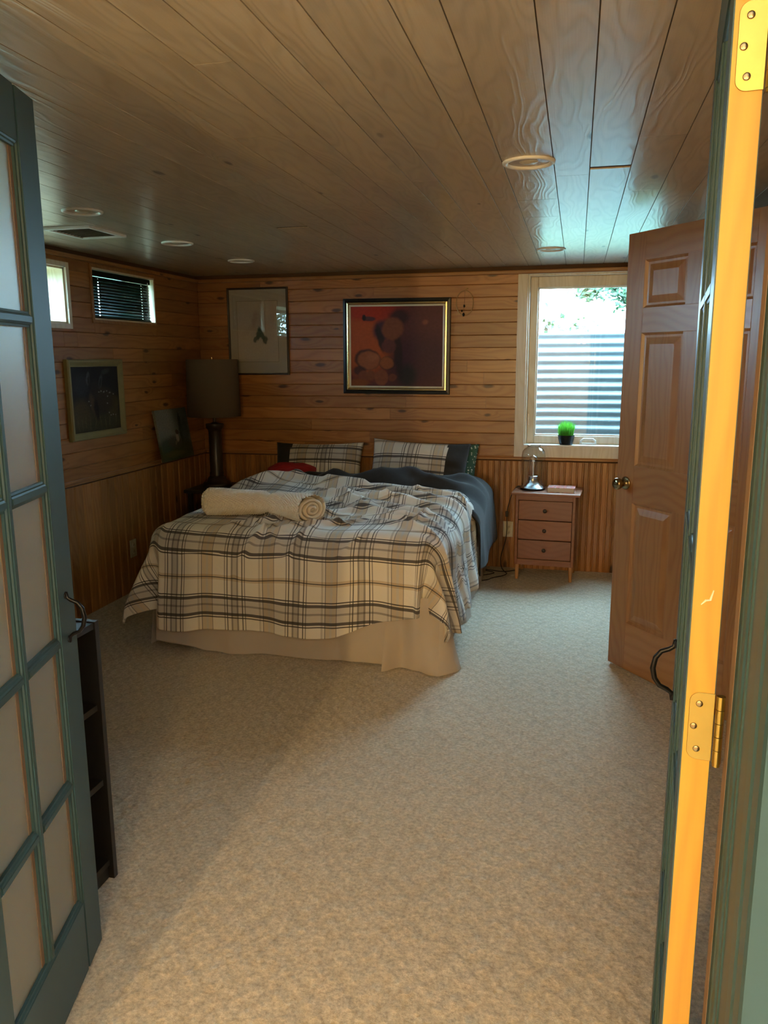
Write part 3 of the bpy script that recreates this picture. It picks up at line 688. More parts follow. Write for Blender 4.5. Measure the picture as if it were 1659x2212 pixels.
# ------------------------------------------------------------------ bed
BX, BY = -1.36, 3.63          # middle of the bed, foot end
bed = thing('bed', 'double bed with beige bed skirt, foot end towards the double doors', 'bed', (BX, BY, 0))
MB().box(-.745, .745, .02, 2.0, .06, .33).out('box_spring', M['mattress'], bed, bev=.03, seg=3)
MB().box(-.755, .755, .01, 2.0, .33, .585).out('mattress', M['mattress'], bed, bev=.06, seg=4)
def skirt(path, name, seed, top=.36, wav=.018, lift=None, out=0.02, fr=5.0):
    n = 160; m_ = 26; path = [Vector(p) for p in path]; seg = [(path[i + 1] - path[i]).length for i in range(len(path) - 1)]; L = sum(seg)
    P = np.zeros((n, m_, 3))
    for i in range(n):
        d = L * i / (n - 1); k = 0; q = d
        while k < len(seg) - 1 and q > seg[k]: q -= seg[k]; k += 1
        p = path[k].lerp(path[k + 1], min(1, q / seg[k])); tn = (path[k + 1] - path[k]).normalized(); nn = Vector((tn.y, -tn.x, 0))
        for j in range(m_):
            f_ = j / (m_ - 1); z = top * (1 - f_) + .004
            wv = wav * (vnoise(np.array(d * fr + seed), np.array(f_ * .8 + seed)) * 2 + .5 * vnoise(np.array(d * 14 + seed), np.array(f_ * 1.2))) * (f_ ** .8)
            if lift: z = max(z, lift(d / L)) if f_ > .3 else z
            e = p + nn * (out * f_ + wv); P[i, j] = (e.x, e.y, z)
    v, f, _ = gridmesh(P); return pyd(name, v, f, M['skirt'], bed, True)
skirt([(-.75, .0, 0), (.60, .0, 0)], 'front_skirt', 2.0, wav=.03, lift=lambda u: .045 * max(0, 1 - u / .2) + .012 * max(0, math.sin(u * 9)), out=.03)
skirt([(.50, -.005, 0), (.66, -.02, 0), (.765, -.01, 0), (.775, .10, 0)], 'corner_skirt', 9.0, wav=.06, out=.055, fr=13.0)
skirt([(.765, .0, 0), (.765, 1.98, 0)], 'side_skirt', 5.0, wav=.03)
skirt([(-.765, 1.98, 0), (-.765, .0, 0)], 'side_skirt', 7.0, wav=.02)

def drape(s, t_, ztop, aL=.67, aR=.64, b=.10, r=.13, flL=.34, flR=.10, flF=.07, kcorner=.8, fold=.02, seed=0.0, off=0.0):
    """cloth point (s across, t along the bed, metres) -> position draped over the bed block"""
    a = np.where(s < 0, aL, aR)
    os_ = np.maximum(np.abs(s) - a, 0) * np.sign(s); ot = np.maximum(b - t_, 0)
    rho = np.hypot(os_, ot) + 1e-9; ex, ey = os_ / rho, -ot / rho
    th = np.arctan2(np.abs(os_), ot + 1e-9)
    rho = rho * (1 - (1 - np.where(s < 0, kcorner - .1, kcorner)) * np.sin(2 * th) ** 2 * (ot > 0) * (np.abs(os_) > 0))
    arc = r * PI / 2
    ph = np.minimum(rho, arc) / r
    fl = np.where(s < 0, flL, flR) * np.sin(th) ** 2 + flF * np.cos(th) ** 2
    ext = np.maximum(rho - arc, 0)
    hgt = r * np.sin(ph) + ext * fl; drop = r * (1 - np.cos(ph)) + ext * np.sqrt(1 - fl ** 2)
    q = np.clip(s, -aL, aR) * (ot > 0) + np.sign(s) * (th * .35) + np.where(ot > 0, 0, np.sign(s) * (t_ - b))
    k = sstep(drop, .06, .45)
    hgt = hgt + k * fold * (vnoise(q * 4.5 + seed, drop * 1.5 + seed) * 1.6 + .7 * vnoise(q * 11 + seed, drop * 2 + 3)) + off * sstep(rho, 0, arc)
    hgt = hgt + k * fold * 2.4 * np.sin(2 * th) * np.sin(th * 9 + 1.0) * (ot > 0)
    X = np.clip(s, -aL, aR) + ex * hgt; Y = np.maximum(t_, b) + ey * hgt
    return X, Y, ztop - drop
def ridge(x, y, x0, y0, x1, y1, w_, h_):
    dx, dy = x1 - x0, y1 - y0; L2 = dx * dx + dy * dy
    k = np.clip(((x - x0) * dx + (y - y0) * dy) / L2, 0, 1); d2 = (x - x0 - k * dx) ** 2 + (y - y0 - k * dy) ** 2
    return h_ * np.exp(-d2 / (w_ * w_)) * (1 - .5 * np.abs(2 * k - 1))

# duvet
NU, NV = 300, 290
u = np.linspace(0, 1, NU)[:, None] * np.ones((1, NV)); v = np.ones((NU, 1)) * np.linspace(0, 1, NV)[None, :]
s0, s1 = -1.27, 1.21
S = s0 + (s1 - s0) * u
tmin = -.50 + .15 * sstep(S, .15, .75) + .02 * vnoise(S * 3, S * 0 + 4)
tmax = 1.33 + .10 * sstep(-S, -.1, .5) - .10 * sstep(S, .35, .9) + .10 * vnoise(S * 3.3, S * 0 + 1.5) - .25 * sstep(-S, .75, 1.25) - .16 * np.exp(-((S + .12) / .28) ** 2)
T = tmin + (tmax - tmin) * v
Z = .655 + .035 * vnoise(S * 2.2 + 5, T * 2.2) + .022 * vnoise(S * 5 + 1, T * 5 + 7) + .03 * sstep(T, .5, 1.2)
Z += .055 * np.exp(-((S + .66) / .30) ** 2 - ((T - 1.15) / .28) ** 2)
Z += .03 * np.exp(-((S + .1) / .4) ** 2 - ((T - 1.25) / .15) ** 2)
rg = random.Random(21)
WR = [(-.35, .12, .25, .62, .030, .030), (-.1, .05, .30, .34, .022, .022), (-.45, .55, .05, .25, .025, .018), (.05, .80, .72, .42, .05, .045), (.0, .98, .76, .60, .045, .050),
      (-.15, 1.12, .78, .85, .045, .05), (.2, .62, .80, .22, .04, .035), (.1, 1.2, .8, 1.05, .035, .04), (-.4, 1.25, .1, 1.05, .04, .045), (-.75, .9, -.35, 1.3, .05, .04),
      (.35, .32, .85, .06, .03, .022), (-.2, .88, .3, .8, .03, .035), (-.3, .22, -.05, -.05, .018, .016), (.1, .16, .0, -.12, .016, .014), (-.05, .3, -.28, -.2, .02, .016)]
for q in WR: Z += 1.25 * ridge(S, T, *q)
for _ in range(34):
    x0, y0 = rg.uniform(-.4, .95), rg.uniform(.35, 1.3); a = rg.gauss(-.55, .35); L = rg.uniform(.15, .5)
    Z += ridge(S, T, x0, y0, x0 + L * math.cos(a), y0 + L * math.sin(a), rg.uniform(.010, .022), rg.uniform(.010, .028))
for _ in range(16):
    x0, y0 = rg.uniform(-.8, .3), rg.uniform(-.15, .6); a = rg.gauss(.7, .7); L = rg.uniform(.1, .3)
    Z += ridge(S, T, x0, y0, x0 + L * math.cos(a), y0 + L * math.sin(a), rg.uniform(.008, .016), rg.uniform(.004, .010))
X, Y, Zd = drape(S, T, Z, seed=3.0, fold=.045, r=.14)
# crumpled side folds on the right hand side
side = sstep(S, .66, .9); X = X + side * .018 * (np.sin(T * 24 + 3 * vnoise(T * 3, S * 4)) * .7 + vnoise(T * 14, S * 3) * 1.2)
Zd = np.maximum(Zd, .03)
edge = np.minimum(np.minimum(u, 1 - u), np.minimum(v, 1 - v)); Zd -= .018 * (1 - sstep(edge, 0, .015)) * (T > .3)
P = np.stack([X + BX, Y + BY, Zd], -1)
vv, ff, uv_ = gridmesh(P, np.stack([S + .06 * vnoise(S * 2, T * 2) * 0 + 2.0, T + 2.10], -1))
dv = pyd('duvet', vv, ff, M['plaid'], None, True, uv_)
md = dv.modifiers.new('thickness', 'SOLIDIFY'); md.thickness = .012; md.offset = -1
tag(dv, 'cream duvet with black and grey plaid stripes spread over the bed', 'duvet')

# charcoal fleece blanket turned back by the pillows
NU, NV = 220, 120
u = np.linspace(0, 1, NU)[:, None] * np.ones((1, NV)); v = np.ones((NU, 1)) * np.linspace(0, 1, NV)[None, :]
S = -.62 + 1.78 * u; T = 1.02 + .10 * vnoise(S * 2, S * 0) + (.80 - .10 * sstep(-S, .1, .5)) * v
Z = .645 + .02 * vnoise(S * 4, T * 4) + sstep(T, 1.28, 1.42) * .055
Z += sstep(T, 1.25, 1.4) * (ridge(S, T, -.05, 1.36, .30, 1.52, .10, .10) + ridge(S, T, .30, 1.52, .62, 1.36, .06, .07) + ridge(S, T, .4, 1.6, .85, 1.5, .07, .05) + ridge(S, T, -.55, 1.40, -.22, 1.52, .05, .05) + ridge(S, T, -.30, 1.36, -.12, 1.55, .05, .06))
Z += .016 * vnoise(S * 9, T * 9) * sstep(T, 1.3, 1.5)
X, Y, Zd = drape(S, T, Z, aR=.66, r=.14, flR=.05, fold=.03, seed=8.0, off=.03)
e2 = np.minimum(v, 1 - v); Zd -= .03 * (1 - sstep(e2, 0, .03))
vv, ff, _ = gridmesh(np.stack([X + BX, Y + BY, Zd], -1))
o = pyd('blanket', vv, ff, M['charcoal'], None, True); md = o.modifiers.new('thickness', 'SOLIDIFY'); md.thickness = .012; md.offset = -1
tag(o, 'charcoal fleece blanket turned back below the pillows, hanging over the window side', 'blanket')

# pillows
def pillow(name, w_, h_, th_, mats, band, label, loc, tilt, rz, roll=0.0, uvo=(0, 0), cat='pillow', seed=0.0):
    n = 56; a = np.linspace(-1, 1, n); U, Vv = np.meshgrid(a, a, indexing='ij')
    prof = np.clip((1 - np.abs(U) ** 2.6) * (1 - np.abs(Vv) ** 2.6), 0, 1) ** .55
    ox = U * w_ / 2 * (1 - .05 * (1 - Vv ** 2)); oz = Vv * h_ / 2 * (1 - .08 * (1 - U ** 2))
    dn = .02 * (vnoise(U * 2.5 + seed, Vv * 2.5 + seed) + .5 * vnoise(U * 6 + seed, Vv * 6)) * prof
    Pf = np.stack([ox, -(th_ / 2) * prof - dn, oz], -1); Pb = np.stack([ox, (th_ / 2) * prof - dn, oz], -1)
    uv0 = np.stack([ox + uvo[0] + 1, oz + uvo[1] + 1], -1)
    v1, f1, u1 = gridmesh(Pf, uv0); v2, f2, u2 = gridmesh(Pb, uv0)
    V_ = np.vstack([v1, v2]); F_ = np.vstack([f1, (f2 + len(v1))[:, ::-1]]); U_ = np.vstack([u1, u2])
    cx_ = V_[F_].mean(1)[:, 0]; mi = (cx_ > band[1]) | (cx_ < band[0]) if band else np.zeros(len(F_), bool)
    o = pyd(name, V_, F_, None, None, True, U_, mats=mats, mi=mi)
    bm = bmesh.new(); bm.from_mesh(o.data); bmesh.ops.remove_doubles(bm, verts=bm.verts, dist=.0004); bmesh.ops.recalc_face_normals(bm, faces=bm.faces); bm.to_mesh(o.data); bm.free()
    o.data.polygons.foreach_set('use_smooth', [True] * len(o.data.polygons))
    o.location = loc; o.rotation_euler = (tilt, roll, rz)
    return tag(o, label, cat)
tl = math.radians(-24)
pillow('pillow', .66, .44, .17, [M['plaid_pillow'], M['charcoal']], (-.20, 9), 'plaid pillow with charcoal end band on the left half of the bed', (-1.80, 5.43, .70), tl, math.radians(2), math.radians(-1), (.1, .05), seed=2)
pillow('pillow', .70, .45, .18, [M['plaid_pillow'], M['charcoal']], (-9, .20), 'plaid pillow with charcoal end band nearest the window', (-1.05, 5.37, .725), tl, math.radians(-3), math.radians(2), (.21, .13), seed=6)
pillow('pillow', .74, .42, .14, [M['print']], None, 'green and white print pillow peeking out behind the plaid one', (-1.02, 5.50, .715), math.radians(-17), 0, math.radians(1.5), seed=9)
pillow('cushion', .36, .30, .17, [M['red']], None, 'small red cushion lying at the left pillow', (-1.93, 5.20, .690), math.radians(-74), .2, 0, cat='cushion', seed=4)

# rolled knitted throw
pc = np.array([(-.60, .30), (-.52, .315), (-.42, .325), (-.30, .335), (-.20, .33), (-.10, .30), (-.02, .255), (.055, .20)])
tt = np.linspace(0, 1, len(pc)); n, na = 420, 200; q = np.linspace(0, 1, n)
cxn = np.interp(q, tt, pc[:, 0]); cyn = np.interp(q, tt, pc[:, 1])
for _ in range(12): cxn[1:-1] = (cxn[:-2] + cxn[2:]) / 2 * .6 + cxn[1:-1] * .4; cyn[1:-1] = (cyn[:-2] + cyn[2:]) / 2 * .6 + cyn[1:-1] * .4
tx, ty = np.gradient(cxn), np.gradient(cyn); ln = np.hypot(tx, ty); tx /= ln; ty /= ln
al = np.cumsum(ln); P = np.zeros((na, n, 3)); UV = np.zeros((na, n, 2))
ra = .078 + .008 * np.sin(q * 9) - .012 * np.exp(-((q - .53) / .035) ** 2); ra *= 1 - .35 * (1 - sstep(q, 0, .05))
rz_ = .062 + .006 * np.sin(q * 7 + 1) - .016 * np.exp(-((q - .53) / .035) ** 2); rz_ *= 1 - .3 * (1 - sstep(q, 0, .05))
for k in range(na):
    a = 2 * PI * k / na; st_ = np.abs(np.sin(al * 230 + a * 11)) * np.abs(np.sin(al * 115 - a * 18)) * .0075
    lumpy = 1 + .06 * vnoise(q * 8, np.full(n, k * .1))
    rr_ = ra * lumpy + st_; hh = rz_ * lumpy + st_
    e = np.sign(np.cos(a)) * abs(np.cos(a)) ** .8; g = np.sign(np.sin(a)) * abs(np.sin(a)) ** .8
    P[k, :, 0] = cxn - ty * rr_ * e + BX; P[k, :, 1] = cyn + tx * rr_ * e + BY; P[k, :, 2] = .735 + hh * g
    UV[k, :, 0] = al; UV[k, :, 1] = a * .08
vv, ff, uu_ = gridmesh(P, UV, True)
th = thing('throw_blanket', 'cream knitted throw rolled up on top of the plaid duvet', 'throw', (0, 0, 0))
pyd('knit_roll', vv, ff, M['knit'], th, True, uu_)
# spiral end and rolled left end
ex, ey = tx[-1], ty[-1]; ctr = Vector((cxn[-1] + BX, cyn[-1] + BY, .735)); ax = Vector((ex, ey, 0)); sd = Vector((-ey, ex, 0))
V_ = []; F_ = []; ns = 130
for i in range(ns):
    a = 2 * PI * 3.1 * i / ns; r_ = .012 + .056 * (i / ns)
    cpt = ctr + sd * (math.cos(a) * r_ * 1.18) + EZ * (math.sin(a) * r_ * .92); rd = (sd * math.cos(a) + EZ * math.sin(a)) * .0062
    dep = .012 * math.sin(a * .7) + .018 * (1 - i / ns)
    V_ += [cpt - rd - ax * .03, cpt + rd - ax * .03, cpt + rd + ax * (.002 + dep * .5), cpt + ax * (.006 + dep * .5), cpt - rd + ax * (.002 + dep * .5)]
for i in range(ns - 1):
    for k in range(5): F_.append((i * 5 + k, i * 5 + (k + 1) % 5, (i + 1) * 5 + (k + 1) % 5, (i + 1) * 5 + k))
pyd('rolled_end', V_, F_, M['knit'], th, True)
MB().lathe([(.0001, 0), (.062, 0)], 24).out('rolled_core', M['knit'], th).matrix_local = Matrix.Translation(ctr - ax * .022) @ Matrix.Rotation(math.atan2(ey, ex), 4, 'Z') @ Matrix.Rotation(PI / 2, 4, 'Y')
for yv, zz in ((0, .62), ): pass
c0 = Vector((cxn[0] + BX, cyn[0] + BY, .735)); a0 = Vector((tx[0], ty[0], 0)); s_0 = Vector((-ty[0], tx[0], 0))
V_ = [c0 - a0 * .008]; F_ = []
for k in range(24):
    a = 2 * PI * k / 24; V_.append(c0 + s_0 * (ra[0] * math.cos(a)) + EZ * (rz_[0] * math.sin(a)))
F_ = [(0, 1 + k, 1 + (k + 1) % 24) for k in range(24)]
pyd('folded_end', V_, F_, M['knit'], th, True)

# ------------------------------------------------------------------ nightstand
ns_ = thing('nightstand', 'small reddish three drawer nightstand on tapered legs below the window', 'nightstand', (-.162, 5.49, 0), math.radians(-3.5))
hw, hd_ = .198, .148; z0_, z1_ = .105, .590
MB().box(-hw - .030, hw + .030, -hd_ - .022, hd_ + .005, z1_, z1_ + .018).out('top', M['night'], ns_, bev=.006)
for sx in (-1, 1):
    a, b_ = (hw - .018, hw) if sx > 0 else (-hw, -hw + .018)
    MB().box(a, b_, -hd_, hd_, z0_, z1_).out('side_panel', M['night'], ns_, bev=.002)
    for yv in (-hd_ + .017, hd_ - .017):
        MB().add([], []).tube([(sx * (hw - .017), yv, .0), (sx * (hw - .019), yv, z0_ + .001)], [.011, .0155], 14).out('leg', M['nightleg'], ns_, auto=True)
MB().box(-hw + .018, hw - .018, hd_ - .012, hd_, z0_, z1_).out('back_panel', M['night'], ns_)
MB().box(-hw + .018, hw - .018, -hd_ + .001, -hd_ + .02, .555, z1_).out('front_rail', M['night'], ns_, bev=.001)
MB().box(-hw + .018, hw - .018, -hd_ + .001, -hd_ + .02, z0_, .145).out('front_rail', M['night'], ns_, bev=.001)
MB().box(-hw + .018, hw - .018, -hd_ + .03, hd_ - .012, z0_ + .01, .155).out('bottom_panel', M['night'], ns_)
for k in range(3):
    za = .150 + k * .136
    dr_ = MB().box(-hw + .021, hw - .021, -hd_ + .0, -hd_ + .25, za, za + .129).out('drawer', M['night'], ns_, bev=.0018)
    kb = MB().lathe([(.006, 0), (.005, .008), (.011, .013), (.0135, .019), (.012, .025), (.006, .028), (.0001, .0285)], 20).out('knob', M['knob'], dr_, smooth=True)
    kb.matrix_local = Matrix.Translation((0, -hd_, za + .066)) @ Matrix.Rotation(PI / 2, 4, 'X')
NT = z1_ + .018
# glass dome lamp
tlp = thing('table_lamp', 'glass dome table lamp with brushed steel base on the nightstand', 'lamp', (-.265, 5.49, NT))
MB().lathe([(.0001, 0), (.083, 0), (.085, .004), (.085, .012), (.080, .014)], 40).out('foot', M['black'], tlp, auto=True)
MB().lathe([(.080, .014), (.074, .020), (.055, .032), (.040, .048), (.033, .066), (.031, .088), (.033, .091), (.030, .094), (.0001, .094)], 40).out('base', M['chrome'], tlp, smooth=True)
MB().lathe([(.013, .094), (.013, .11), (.0115, .135), (.016, .160), (.028, .185), (.030, .205), (.022, .228), (.0001, .236)], 24).out('bulb', M['dome'], tlp, smooth=True)
MB().lathe([(.006, .094), (.004, .12), (.0035, .19), (.009, .193), (.009, .198), (.0001, .20)], 16).out('socket', M['white'], tlp, smooth=True)
MB().lathe([(.078, .016), (.079, .06), (.081, .19), (.081, .235), (.076, .262), (.064, .281), (.045, .291), (.044, .300), (.046, .306), (.042, .306), (.040, .293)], 48).out('shade', M['dome'], tlp, smooth=True)
cd = [(-.08, .04, .006), (-.10, .05, .010), (-.125, .055, -.005), (-.15, .06, -.06), (-.165, .07, -.12), (-.178, .08, -.17), (-.178, .085, -.23), (-.175, .09, -.33), (-.19, .08, -.42), (-.215, .06, -.50), (-.21, .03, -.57), (-.18, 0, -.598),
      (-.155, -.03, -.602), (-.18, -.10, -.602), (-.25, -.16, -.602), (-.27, -.22, -.602), (-.33, -.26, -.602), (-.41, -.22, -.602), (-.34, -.12, -.602), (-.22, -.03, -.602), (-.34, .03, -.602), (-.40, .08, -.602), (-.30, .04, -.602), (-.18, .01, -.602), (-.12, .06, -.602), (-.08, .10, -.60)]
def smoothpath(pts, it=3):
    pts = [Vector(p) for p in pts]
    for _ in range(it):
        o_ = [pts[0]]
        for a, b_ in zip(pts[:-1], pts[1:]): o_ += [a * .75 + b_ * .25, a * .25 + b_ * .75]
        pts = o_ + [pts[-1]]
    return pts
co = MB().tube(smoothpath(cd, 2), .003, 6).out('cord', M['cord'], tlp, smooth=True)
MB().box(-.188, -.170, .068, .084, -.215, -.175).out('cord_switch', M['cord'], tlp, bev=.003)
# magazine
bk = thing('paperback_book', 'thick paperback book with red printed cover lying on the nightstand', 'book', (-.070, 5.44, NT), math.radians(-3))
MB().box(-.088, .086, -.055, .060, .002, .030).out('pages', M['pages'], bk)
MB().box(-.090, .090, -.058, .062, .030, .032).box(-.090, .090, -.058, .062, 0, .002).box(-.090, -.088, -.058, .062, 0, .032).out('cover', M['cover'], bk)
# potted grass
pt = thing('potted_grass', 'bright green grass in a small black pot on the window sill', 'plant', (-.055, YB + .035, WZ0 + .008))
MB().lathe([(.0001, .002), (.040, .002), (.043, .0), (.047, .012), (.054, .04), (.057, .062), (.058, .066), (.054, .066), (.052, .055), (.0001, .055)], 36).out('pot', M['black'], pt, smooth=True)
rg = random.Random(3); V_ = []; F_ = []
for _ in range(620):
    a = rg.uniform(0, 2 * PI); r_ = .050 * math.sqrt(rg.random()); x_, y_ = r_ * math.cos(a), r_ * math.sin(a); h_ = rg.uniform(.085, .125) * (1 - .25 * (r_ / .05) ** 2); lx, ly = x_ * .30 + rg.gauss(0, .009), y_ * .30 + rg.gauss(0, .009); wd = .0013; b_ = rg.uniform(0, PI); dx, dy = wd * math.cos(b_), wd * math.sin(b_)
    o_ = len(V_); V_ += [(x_ - dx, y_ - dy, .055), (x_ + dx, y_ + dy, .055), (x_ + lx * .4 + dx, y_ + ly * .4 + dy, .055 + h_ * .6), (x_ + lx * .4 - dx, y_ + ly * .4 - dy, .055 + h_ * .6), (x_ + lx, y_ + ly, .055 + h_)]
    F_ += [(o_, o_ + 1, o_ + 2, o_ + 3), (o_ + 3, o_ + 2, o_ + 4)]
m, nt, b = newmat('fresh_grass', .5); hz = nd(nt, 'SeparateXYZ', {0: nd(nt, 'TexCoord').outputs['Object']}).outputs[2]
gc = mix(nt, nd(nt, 'ObjectInfo').outputs['Random'], (.07, .30, .02), (.09, .34, .03)); nt.links.new(gc, b.inputs['Base Color'])
tlb = nd(nt, 'BsdfTranslucent', {0: (.13, .46, .04)}); mxs = nd(nt, 'MixShader', {0: .5, 1: b.outputs[0], 2: tlb.outputs[0]}); nt.links.new(mxs.outputs[0], nt.nodes['Material Output'].inputs[0])
gr = pyd('grass', V_, F_, m, pt); gr['kind'] = 'stuff'

# ------------------------------------------------------------------ corner lamp on its side table
st_ = thing('side_table', 'low dark side table in the corner under the drum shade lamp', 'table', (-2.50, 5.30, 0))
MB().box(-.20, .22, -.20, .22, .56, .585).out('top', M['dark'], st_, bev=.004)
MB().box(-.18, .20, -.18, .20, .20, .22).out('shelf', M['dark'], st_, bev=.003)
for a in (-.18, .17):
    for b_ in (-.18, .17): MB().box(a, a + .03, b_, b_ + .03, 0, .56).out('leg', M['dark'], st_, bev=.003)
lp = thing('table_lamp', 'dark column lamp with large brown drum shade in the corner', 'lamp', (-2.545, 5.33, .585))
MB().lathe([(.0001, 0), (.105, 0), (.105, .02), (.095, .03), (.075, .035), (.065, .06), (.05, .075)], 32).out('base', M['darkwood'], lp, smooth=True)
MB().lathe([(.05, .075), (.052, .10), (.047, .11), (.047, .40), (.052, .415), (.065, .43), (.065, .455), (.03, .46), (.012, .47), (.012, .56), (.0001, .56)], 12).out('column', M['darkwood'], lp, auto=True)
MB().lathe([(.182, .915), (.192, .51), (.190, .51), (.180, .915), (.182, .915)], 48).out('shade', M['shade'], lp, smooth=True)
MB().tube([(-.18, 0, .90), (0, 0, .90), (.18, 0, .90)], .002, 6).tube([(0, -.18, .90), (0, 0, .90), (0, .18, .90)], .002, 6).tube([(0, 0, .55), (0, 0, .93)], .004, 8).out('shade_spider', M['antique'], lp)

# ------------------------------------------------------------------ pictures
def onback(o, x_, z_, y_=YB - .002): o.location = (x_, y_, z_)
# print with pale mat
p1 = thing('framed_picture', 'pale matted botanical print under glass in a thin dark frame', 'picture', (-2.309, YB - .004, 1.70), 0)
frame_parts(p1, .475, .632, [(0, 0), (0, .020), (.004, .022), (.012, .020), (.014, .012), (.014, 0)], M['darkwood'])
MATW, MATH = .449, .606
panel('mount_board', MATW, MATH, .004, painter('pale_mount', (.40, .375, .31), [(.5, .5, .9, .9, 0, .2, (.42, .39, .33), .3)], .8, 0, .06), p1).location = (0, -.008, 0)
panel('ink_line', .322, .442, .0006, plain('mat_line', (.10, .08, .06), .8), p1).location = (-.005, -.0088, .0)
PR = painter('botanical_print', (.46, .41, .34), [(.5, .60, .10, .22, 6, .5, (.40, .33, .26), .6), (.42, .68, .05, .16, -20, .5, (.36, .29, .24), .5), (.60, .66, .05, .15, 24, .5, (.36, .30, .24), .5), (.30, .55, .16, .05, 30, .6, (.38, .34, .26), .4),
      (.52, .46, .055, .11, -12, .35, (.045, .085, .075), .95), (.60, .42, .06, .11, 20, .35, (.055, .10, .085), .95), (.45, .38, .035, .07, -38, .35, (.05, .09, .08), .9), (.68, .36, .05, .06, 45, .35, (.05, .09, .08), .9), (.56, .33, .05, .05, 0, .3, (.46, .41, .34), .9)], .8, .035, .12)
panel('print', .318, .438, .0006, PR, p1).location = (-.005, -.0096, .0)
MB().box(-.225, .225, -.0135, -.0125, -.304, .304).out('pane', M['picglass'], p1)
# still life
p2 = thing('framed_picture', 'dark red still life of round fruit in a gilt and black frame', 'picture', (-1.262, YB - .004, 1.583), 0)
p2.rotation_euler = (0, math.radians(.4), 0)
frame_parts(p2, .782, .670, [(0, 0), (0, .018), (.003, .026), (.020, .028), (.026, .018), (.026, 0)], M['black'], 'outer_frame')
M['gilt'] = plain('gilt_moulding', (.66, .52, .26), .25, .12, 40, Metallic=.9)
q = thing('gilt_tmp', '', ''); q.name = 'gilt_frame'; del q['label'], q['category']; q.parent = p2
frame_parts(q, .734, .622, [(0, 0), (0, .012), (.004, .020), (.012, .021), (.020, .012), (.020, 0)], M['gilt'], 'moulding')
frame_parts(q, .694, .582, [(0, 0), (0, .013), (.008, .011), (.012, .009), (.012, 0)], M['ivory'], 'liner')
K = (.018, .008, .010); OR = (.34, .075, .018)
ST = painter('still_life', (.065, .015, .016), [(.16, .62, .30, .50, 0, .35, (.36, .065, .012), .95), (.25, .95, .32, .14, 0, .4, (.34, .018, .008), .85), (.75, .8, .35, .3, 0, .5, (.10, .025, .02), .5), (.78, .35, .30, .3, 0, .5, (.045, .012, .018), .8), (.62, .14, .10, .14, 0, .4, (.012, .014, .012), .8),
      (.20, .845, .075, .030, -4, .25, (.07, .02, .022), 1), (.145, .86, .018, .04, 0, .3, K, 1), (.37, .70, .12, .13, 0, .3, (.05, .014, .022), 1), (.33, .60, .035, .17, 12, .35, K, .95), (.53, .87, .10, .09, -35, .4, (.03, .010, .012), .9), (.52, .42, .045, .32, 4, .4, K, .85),
      (.46, .72, .115, .14, -8, .18, (.17, .045, .018), 1), (.42, .50, .075, .085, 0, .2, (.10, .026, .020), 1), (.19, .34, .145, .13, -16, .12, K, .9), (.20, .33, .125, .115, -14, .15, (.25, .070, .022), 1), (.25, .37, .06, .045, 10, .5, (.33, .11, .04), .6), (.40, .29, .085, .085, 0, .12, K, .8), (.395, .295, .075, .078, 0, .2, (.23, .062, .018), 1),
      (.10, .20, .07, .06, 0, .3, (.04, .012, .012), .9), (.14, .13, .06, .07, 0, .2, (.16, .04, .018), 1), (.22, .14, .055, .06, 0, .2, (.17, .045, .018), 1), (.34, .11, .075, .095, 0, .14, (.19, .05, .020), 1), (.46, .11, .045, .05, 0, .2, (.13, .034, .018), 1), (.08, .04, .12, .05, 0, .3, (.20, .05, .012), .9), (.81, .80, .03, .03, 0, .6, (.20, .06, .03), .7)], .4, .014, .25, .1)
panel('canvas', .676, .564, .006, ST, p2).location = (0, -.009, 0)
# fawn picture on left wall
def leftframe(nm, label, yc, zc_, w_, h_, tiltx=0.0, xoff=0.0):
    o = thing(nm, label, 'picture'); nx = Vector((math.cos(tiltx), 0, math.sin(tiltx))); up = Vector((-math.sin(tiltx), 0, math.cos(tiltx)))
    place(o, (XL + .003 + xoff, yc, zc_), EY, -nx, up); return o
p3 = leftframe('framed_picture', 'dark painting of a spotted fawn in a wide olive gilt frame', 4.235, 1.272, .54, .44)
M['olive'] = plain('olive_gilt_frame', (.24, .20, .075), .5, .15, 20)
frame_parts(p3, .560, .462, [(0, 0), (0, .022), (.006, .030), (.016, .030), (.034, .016), (.040, .016), (.044, .010), (.044, 0)], M['olive'])
FA = painter('fawn_painting', (.008, .008, .009), [(.5, .12, .7, .16, 0, .5, (.045, .04, .018), .9), (.18, .30, .20, .22, 0, .5, (.075, .05, .02), .8), (.85, .38, .14, .16, 0, .5, (.07, .05, .015), .8), (.62, .48, .26, .20, -6, .35, (.035, .024, .015), .95), (.20, .72, .16, .16, 0, .5, (.03, .03, .035), .7), (.42, .40, .06, .20, 14, .4, (.085, .05, .028), .7),
      (.34, .82, .035, .10, -8, .3, (.07, .07, .075), .9), (.35, .80, .018, .07, -8, .3, (.012, .012, .012), .9), (.60, .76, .04, .11, -16, .3, (.05, .05, .055), .9), (.60, .75, .02, .07, -16, .3, (.010, .010, .010), .9), (.72, .92, .09, .04, 20, .5, (.05, .05, .05), .6), (.47, .66, .09, .13, 0, .4, (.022, .018, .016), .9), (.48, .34, .05, .16, 5, .4, (.004, .004, .004), .9)]
      + [(x_, y_, .014, .011, 0, .4, (.22, .21, .18), .9) for x_, y_ in ((.56, .60), (.61, .615), (.66, .605), (.72, .61), (.79, .585), (.87, .57), (.74, .53), (.72, .41), (.76, .27), (.79, .22), (.84, .225), (.90, .22), (.33, .47), (.36, .40))]
      + [(x_, .12 + .02 * (i % 3), .012, .09, 10 - 5 * (i % 5), .5, (.09, .08, .035), .6) for i, x_ in enumerate((.08, .16, .24, .33, .45, .55, .66, .75, .9))], .5, .02, .4)
panel('canvas', .476, .378, .006, FA, p3).location = (0, -.012, 0)
